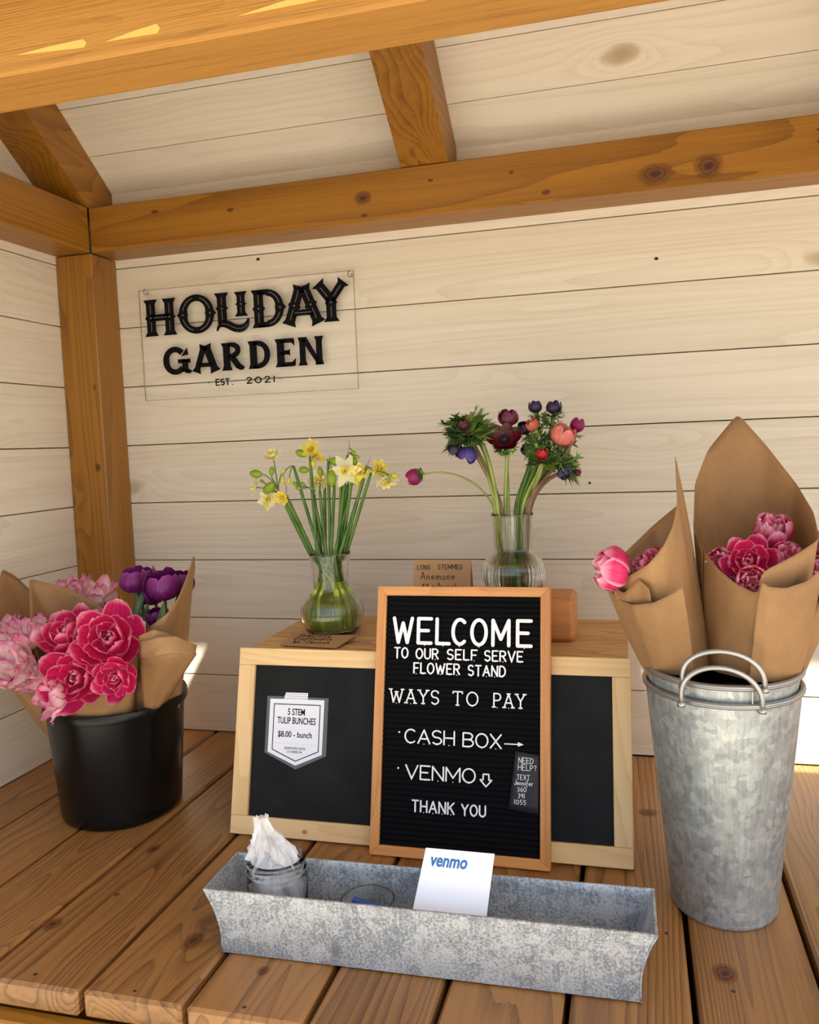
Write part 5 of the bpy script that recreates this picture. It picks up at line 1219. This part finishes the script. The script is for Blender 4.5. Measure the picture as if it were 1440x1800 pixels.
an('anbud:an_navy', 974, 717, -.26, .020, (.1, 0, .95), 'dark blue anemone bud at the top, the right of two', .01, 'stemg', .028, 4, .5, .012, 5)
an('ancup:an_salmon', 936, 746, -.285, .024, (-.4, -.4, .7), 'salmon half-open anemone left of the coral one', .0, 'stemy', .026, 2, .4, .004, 6)
an('ancup:an_coral', 990, 764, -.30, .042, (.45, -.25, .70), 'large coral pink anemone at the right', .012, 'stemy', .030, 2, .4, .014, 7, .0028)
an('anbud:an_magenta', 1015, 750, -.26, .021, (.3, 0, .9), 'magenta anemone bud highest at the right side', .018, 'stemr', .022, 3, .45, .020, 8)
an('anbud:an_red', 953, 800, -.31, .017, (.05, -.3, .9), 'small bright red anemone bud in green leaves', .008, 'stemy', .036, 5, .45, .012, 9)
an('ancup:an_violet', 822, 800, -.28, .034, (-.25, -.2, -.85), 'violet anemone hanging down at the left', -.015, 'stemy', .030, 3, .4, -.016, 10, droop=60)
an('ancup:an_navy', 800, 790, -.27, .030, (-.45, -.1, -.7), 'dark navy anemone hanging beside the violet one', -.018, 'stemr', .030, 3, .4, -.018, 11, droop=60)
an('anbud:an_wine', 814, 750, -.27, .022, (-.2, -.3, .7), 'dark brownish anemone bud among the left leaves', -.012, 'stemr', .056, 5, .45, -.012, 12)
an(None, 828, 750, -.29, .030, (.1, -.5, .8), 'leafy anemone stem without an open flower at the left', -.008, 'stemr', .056, 6, .2, -.012, 13, .0038)
an(None, 792, 762, -.26, .030, (-.8, -.2, .5), 'leafy green anemone shoot reaching furthest left', -.016, 'stemy', .056, 5, .2, -.02, 14)
an(None, 812, 735, -.25, .030, (-.35, 0, .9), 'leafy green anemone shoot rising highest at the left', -.012, 'stemy', .056, 4, .2, -.014, 21)
an('ancup:an_navy', 922, 752, -.25, .026, (-.2, -.2, .5), 'navy anemone behind the salmon one', .0, 'stemg', .022, 2, .4, .004, 15)
an('ancup:an_violet', 992, 832, -.28, .024, (.3, -.3, -.6), 'small violet anemone drooping at the lower right', .02, 'stemr', .036, 4, .4, .024, 16, droop=60)
an('anbud:an_wine', 1014, 831, -.27, .010, (.7, -.1, -.1), 'tiny dark anemone bud at the far lower right', .02, 'stemr', .016, 3, .4, .026, 17)
an('ancup:an_navy', 926, 790, -.25, .022, (-.3, -.3, .2), 'dark purple anemone low behind the middle stems', .005, 'stemr', .026, 2, .4, .006, 18)
an(None, 1000, 806, -.27, .030, (.7, -.3, .2), 'dark leafy anemone shoot below the coral flower', .018, 'stemg', .056, 6, .2, .022, 19)
an(None, 940, 775, -.29, .030, (-.2, -.6, .6), 'leafy anemone shoot between the dark red and coral flowers', .004, 'stemy', .034, 5, .2, .010, 20)
an(None, 975, 735, -.26, .030, (.3, -.2, .9), 'leafy anemone shoot under the two dark top buds', .010, 'stemg', .036, 5, .2, .014, 22)

# ------------------------------------------------------------------ daffodils
def egg(parent, c, ax, L_, R_, mat, name='bud'):
    q = axis_rot(ax); b = MB().lathe([(0, 0), (.45, .07), (.85, .28), (1, .48), (.86, .7), (.5, .9), (0, 1)], 12)
    o = b.obj(name, M[mat], parent, True); o.rotation_mode = 'QUATERNION'; o.rotation_quaternion = q; o.location = c; o.scale = (R_, R_, L_); return o
_dk = 0
def daffodil(top, items, label, mouth, y=-.287, curve=0.0, sr=.0043, group=None, arch_=None):
    """a stalk from the vase; items: (kind, px, py, dy, size, axis)"""
    global _dk
    _dk += 1; T_ = at(top[0], top[1], y + (top[2] if len(top) > 2 else 0)); r = empty('daffodil', T_, label=label, cat='daffodil', group=group)
    mz = V1.z + .168; m_ = Vector((at(mouth, 971, V1.y).x, V1.y + rnd.uniform(-.022, .022), mz)); a = rnd.uniform(0, 2 * PI); rr = rnd.uniform(.018, .044)
    bot = Vector((V1.x + rr * math.cos(a) - (m_.x - V1.x) * .3, V1.y + rr * math.sin(a), V1.z + .010))
    up = curve_pts(T_, T_.lerp(m_, .35), T_.lerp(m_, .7), m_, 8); bul = Vector((V1.x + .047 * math.cos(a), V1.y + .047 * math.sin(a), V1.z + .062)); wst = Vector((V1.x + .024 * math.cos(a), V1.y + .024 * math.sin(a), V1.z + .108)); dn = catmull([m_, wst, bul, bot], 3)[1:]
    MB().tube([p - T_ for p in up + dn[:3]], [sr * .75] + [sr] * (len(up) + 2), 7, flat=.75).obj('stem', M['stemg'], r, True)
    MB().tube([p - T_ for p in dn[2:]], sr * 1.08, 7).obj('stem_base', M['stemb'], r, True, label='paler yellow-green foot of the stalk')
    for it in items:
        k, px, py, dy, s_, ax = it; c = at(px, py, y + dy); A_ = Vector(ax).normalized()
        if k.startswith('daff'):
            s_ = s_ * 1.22
            hd = empty('flower_head', c - T_ - A_ * s_ * .12, axis_rot(A_, rnd.uniform(0, 6))); hd.parent = r
            bm_ = MB(); tmp = []
            # the petals of these small heads are one part per head
            for n, ms, off, sc__ in layers(k, 1):
                for i in range(n):
                    a = 2 * PI * i / n + math.radians(off) + rnd.uniform(-.15, .15); R = Matrix.Rotation(a, 4, 'Z') @ Matrix.Rotation(rnd.uniform(-.12, .12), 4, 'Y'); kk = s_ * rnd.uniform(.93, 1.06)
                    inst('petal', ms[(i + _dk) % 3], hd, (0, 0, 0), Quaternion((0, 0, 1), a) @ Quaternion((0, 1, 0), rnd.uniform(-.12, .12)), kk)
            e_ = c - A_ * s_ * .12
            MB().tube(curve_pts(T_ - T_, (T_ * .0) + (e_ - T_) * .3 + Vector((0, 0, .008)), (e_ - T_) - A_ * .008, e_ - T_, 6), [.0012] * 7, 6).obj('flower_stalk', M['stemg'], r, True)
        elif k in ('bud', 'budy', 'greenbud'):
            L_ = s_; R_ = s_ * (.30 if k != 'greenbud' else .30); mat = {'bud': 'bud', 'budy': 'budy', 'greenbud': 'bud'}[k]
            egg(r, c - T_ - A_ * L_ * .5, A_, L_, R_, mat)
            e_ = c - A_ * L_ * .5
            MB().tube(curve_pts(Vector((0, 0, 0)), (e_ - T_) * .3 + Vector((0, 0, .010)), (e_ - T_) - A_ * .010, e_ - T_, 6), [.0011] * 7, 6).obj('flower_stalk', M['stemg'], r, True)
        elif k == 'spathe':
            P = [Vector((0, 0, 0)), (c - T_) * .5 + Vector((.002, 0, .003)), c - T_]
            b = MB(); P2 = catmull(P, 5); b.tube(P2, [.0018, .0026, .003, .0032, .003, .0027, .0024, .002, .0014, .0008, .0003][:len(P2)], 7, flat=.35); b.obj('spathe', M['spathe'], r, True)
    return r
D_ = daffodil
D_((489, 862), [('daffdouble', 478, 799, 0, .036, (-.1, -.55, .8)), ('greenbud', 478, 828, 0, .020, (.1, 0, 1)), ('greenbud', 450, 833, -.005, .030, (-.95, 0, .1)), ('budy', 498, 828, 0, .013, (.5, 0, .8)), ('spathe', 470, 845, 0, 0, (0, 0, 1))], 'daffodil stalk with the highest pale star flower at the left', 546)
D_((494, 868), [('daffdouble', 447, 856, -.01, .034, (-.75, -.45, .2)), ('bud', 473, 858, -.012, .036, (.5, -.2, .35)), ('daffdouble', 471, 878, -.012, .036, (-.1, -.85, .1)), ('budy', 467, 889, -.01, .015, (-.1, 0, -1)), ('bud', 461, 846, 0, .012, (-.4, 0, .3))], 'daffodil stalk with pale double flowers lowest at the far left', 550)
D_((503, 870), [('daffyellow', 494, 876, -.014, .030, (-.1, -.6, -.2)), ('spathe', 500, 846, 0, 0, (0, 0, 1))], 'daffodil stalk with a small yellow flower right of the pale double ones', 555)
D_((516, 819), [('budy', 497, 845, 0, .016, (-.1, 0, -1)), ('budy', 508, 846, 0, .015, (-.15, 0, -1))], 'daffodil stalk bending over with two hanging green buds', 566)
D_((545, 802), [('daffyellow', 545, 788, -.01, .036, (.0, -.75, .4)), ('greenbud', 530, 797, 0, .028, (-.9, 0, .3)), ('daffyellow', 560, 802, .0, .030, (.6, -.2, .5)), ('budy', 551, 815, 0, .018, (0, 0, -1))], 'daffodil stalk with the bright yellow double flower at the top', 560)
D_((548, 862), [('bud', 519, 851, 0, .015, (-.6, 0, .4)), ('bud', 525, 858, -.004, .015, (-.7, 0, .1)), ('bud', 533, 851, .004, .013, (-.5, 0, .5)), ('greenbud', 534, 826, 0, .024, (-.95, 0, .05))], 'daffodil stalk with a cluster of small green buds pointing left', 573)
D_((562, 862), [('daffdouble', 560, 846, .01, .040, (.1, -.7, .5)), ('greenbud', 563, 829, .01, .022, (-.1, 0, 1))], 'daffodil stalk with the pale double flower behind the middle stalks', 577)
D_((577, 812), [('greenbud', 583, 841, -.018, .036, (.02, -.1, -1)), ('spathe', 579, 800, 0, 0, (0, 0, 1)), ('greenbud', 590, 811, 0, .030, (.9, 0, -.1))], 'daffodil stalk with the fat yellow-green bud hanging in front', 582)
D_((600, 840), [('daffstar', 605, 827, -.02, .046, (.05, -.9, .15)), ('bud', 620, 843, -.004, .018, (.2, 0, -1))], 'daffodil stalk with the white star flower facing forward', 590)
D_((611, 800), [('spathe', 614, 772, 0, 0, (0, 0, 1)), ('bud', 622, 796, 0, .014, (.4, 0, -.6)), ('bud', 628, 803, 0, .013, (.9, 0, -.3)), ('greenbud', 624, 812, .004, .020, (.2, 0, -1))], 'daffodil stalk topped by a papery tip and small green buds', 596)
D_((619, 842), [('daffyellow', 632, 829, -.01, .032, (.35, -.75, .1)), ('budy', 626, 846, -.004, .022, (.3, 0, -.9))], 'daffodil stalk with the small yellow flower right of the white star', 600)
D_((642, 826), [('spathe', 652, 802, 0, 0, (0, 0, 1)), ('budy', 647, 830, -.006, .012, (.1, 0, -1)), ('budy', 657, 832, -.006, .013, (.4, 0, -.8)), ('daffyellow', 669, 822, .004, .034, (.65, -.5, .4))], 'daffodil stalk arching right under its papery tip', 605)
D_((652, 832), [('daffdouble', 680, 848, 0, .040, (.25, -.4, -.8)), ('budy', 693, 836, 0, .020, (.8, 0, -.2)), ('bud', 684, 844, -.012, .014, (.1, 0, -1))], 'daffodil stalk with pale flowers hanging at the far right', 609)
for k, (mx, tx, ty) in enumerate(((562, 552, 868), (569, 571, 858), (586, 588, 852), (588, 612, 850), (593, 618, 856), (602, 640, 842), (598, 606, 862))):
    D_((tx, ty, .012), [('spathe', tx + 2, ty - 10, .012, 0, (0, 0, 1))], 'plain green daffodil stalk among the crowded middle ones', mx, group='plain daffodil stalks in the middle of the vase')
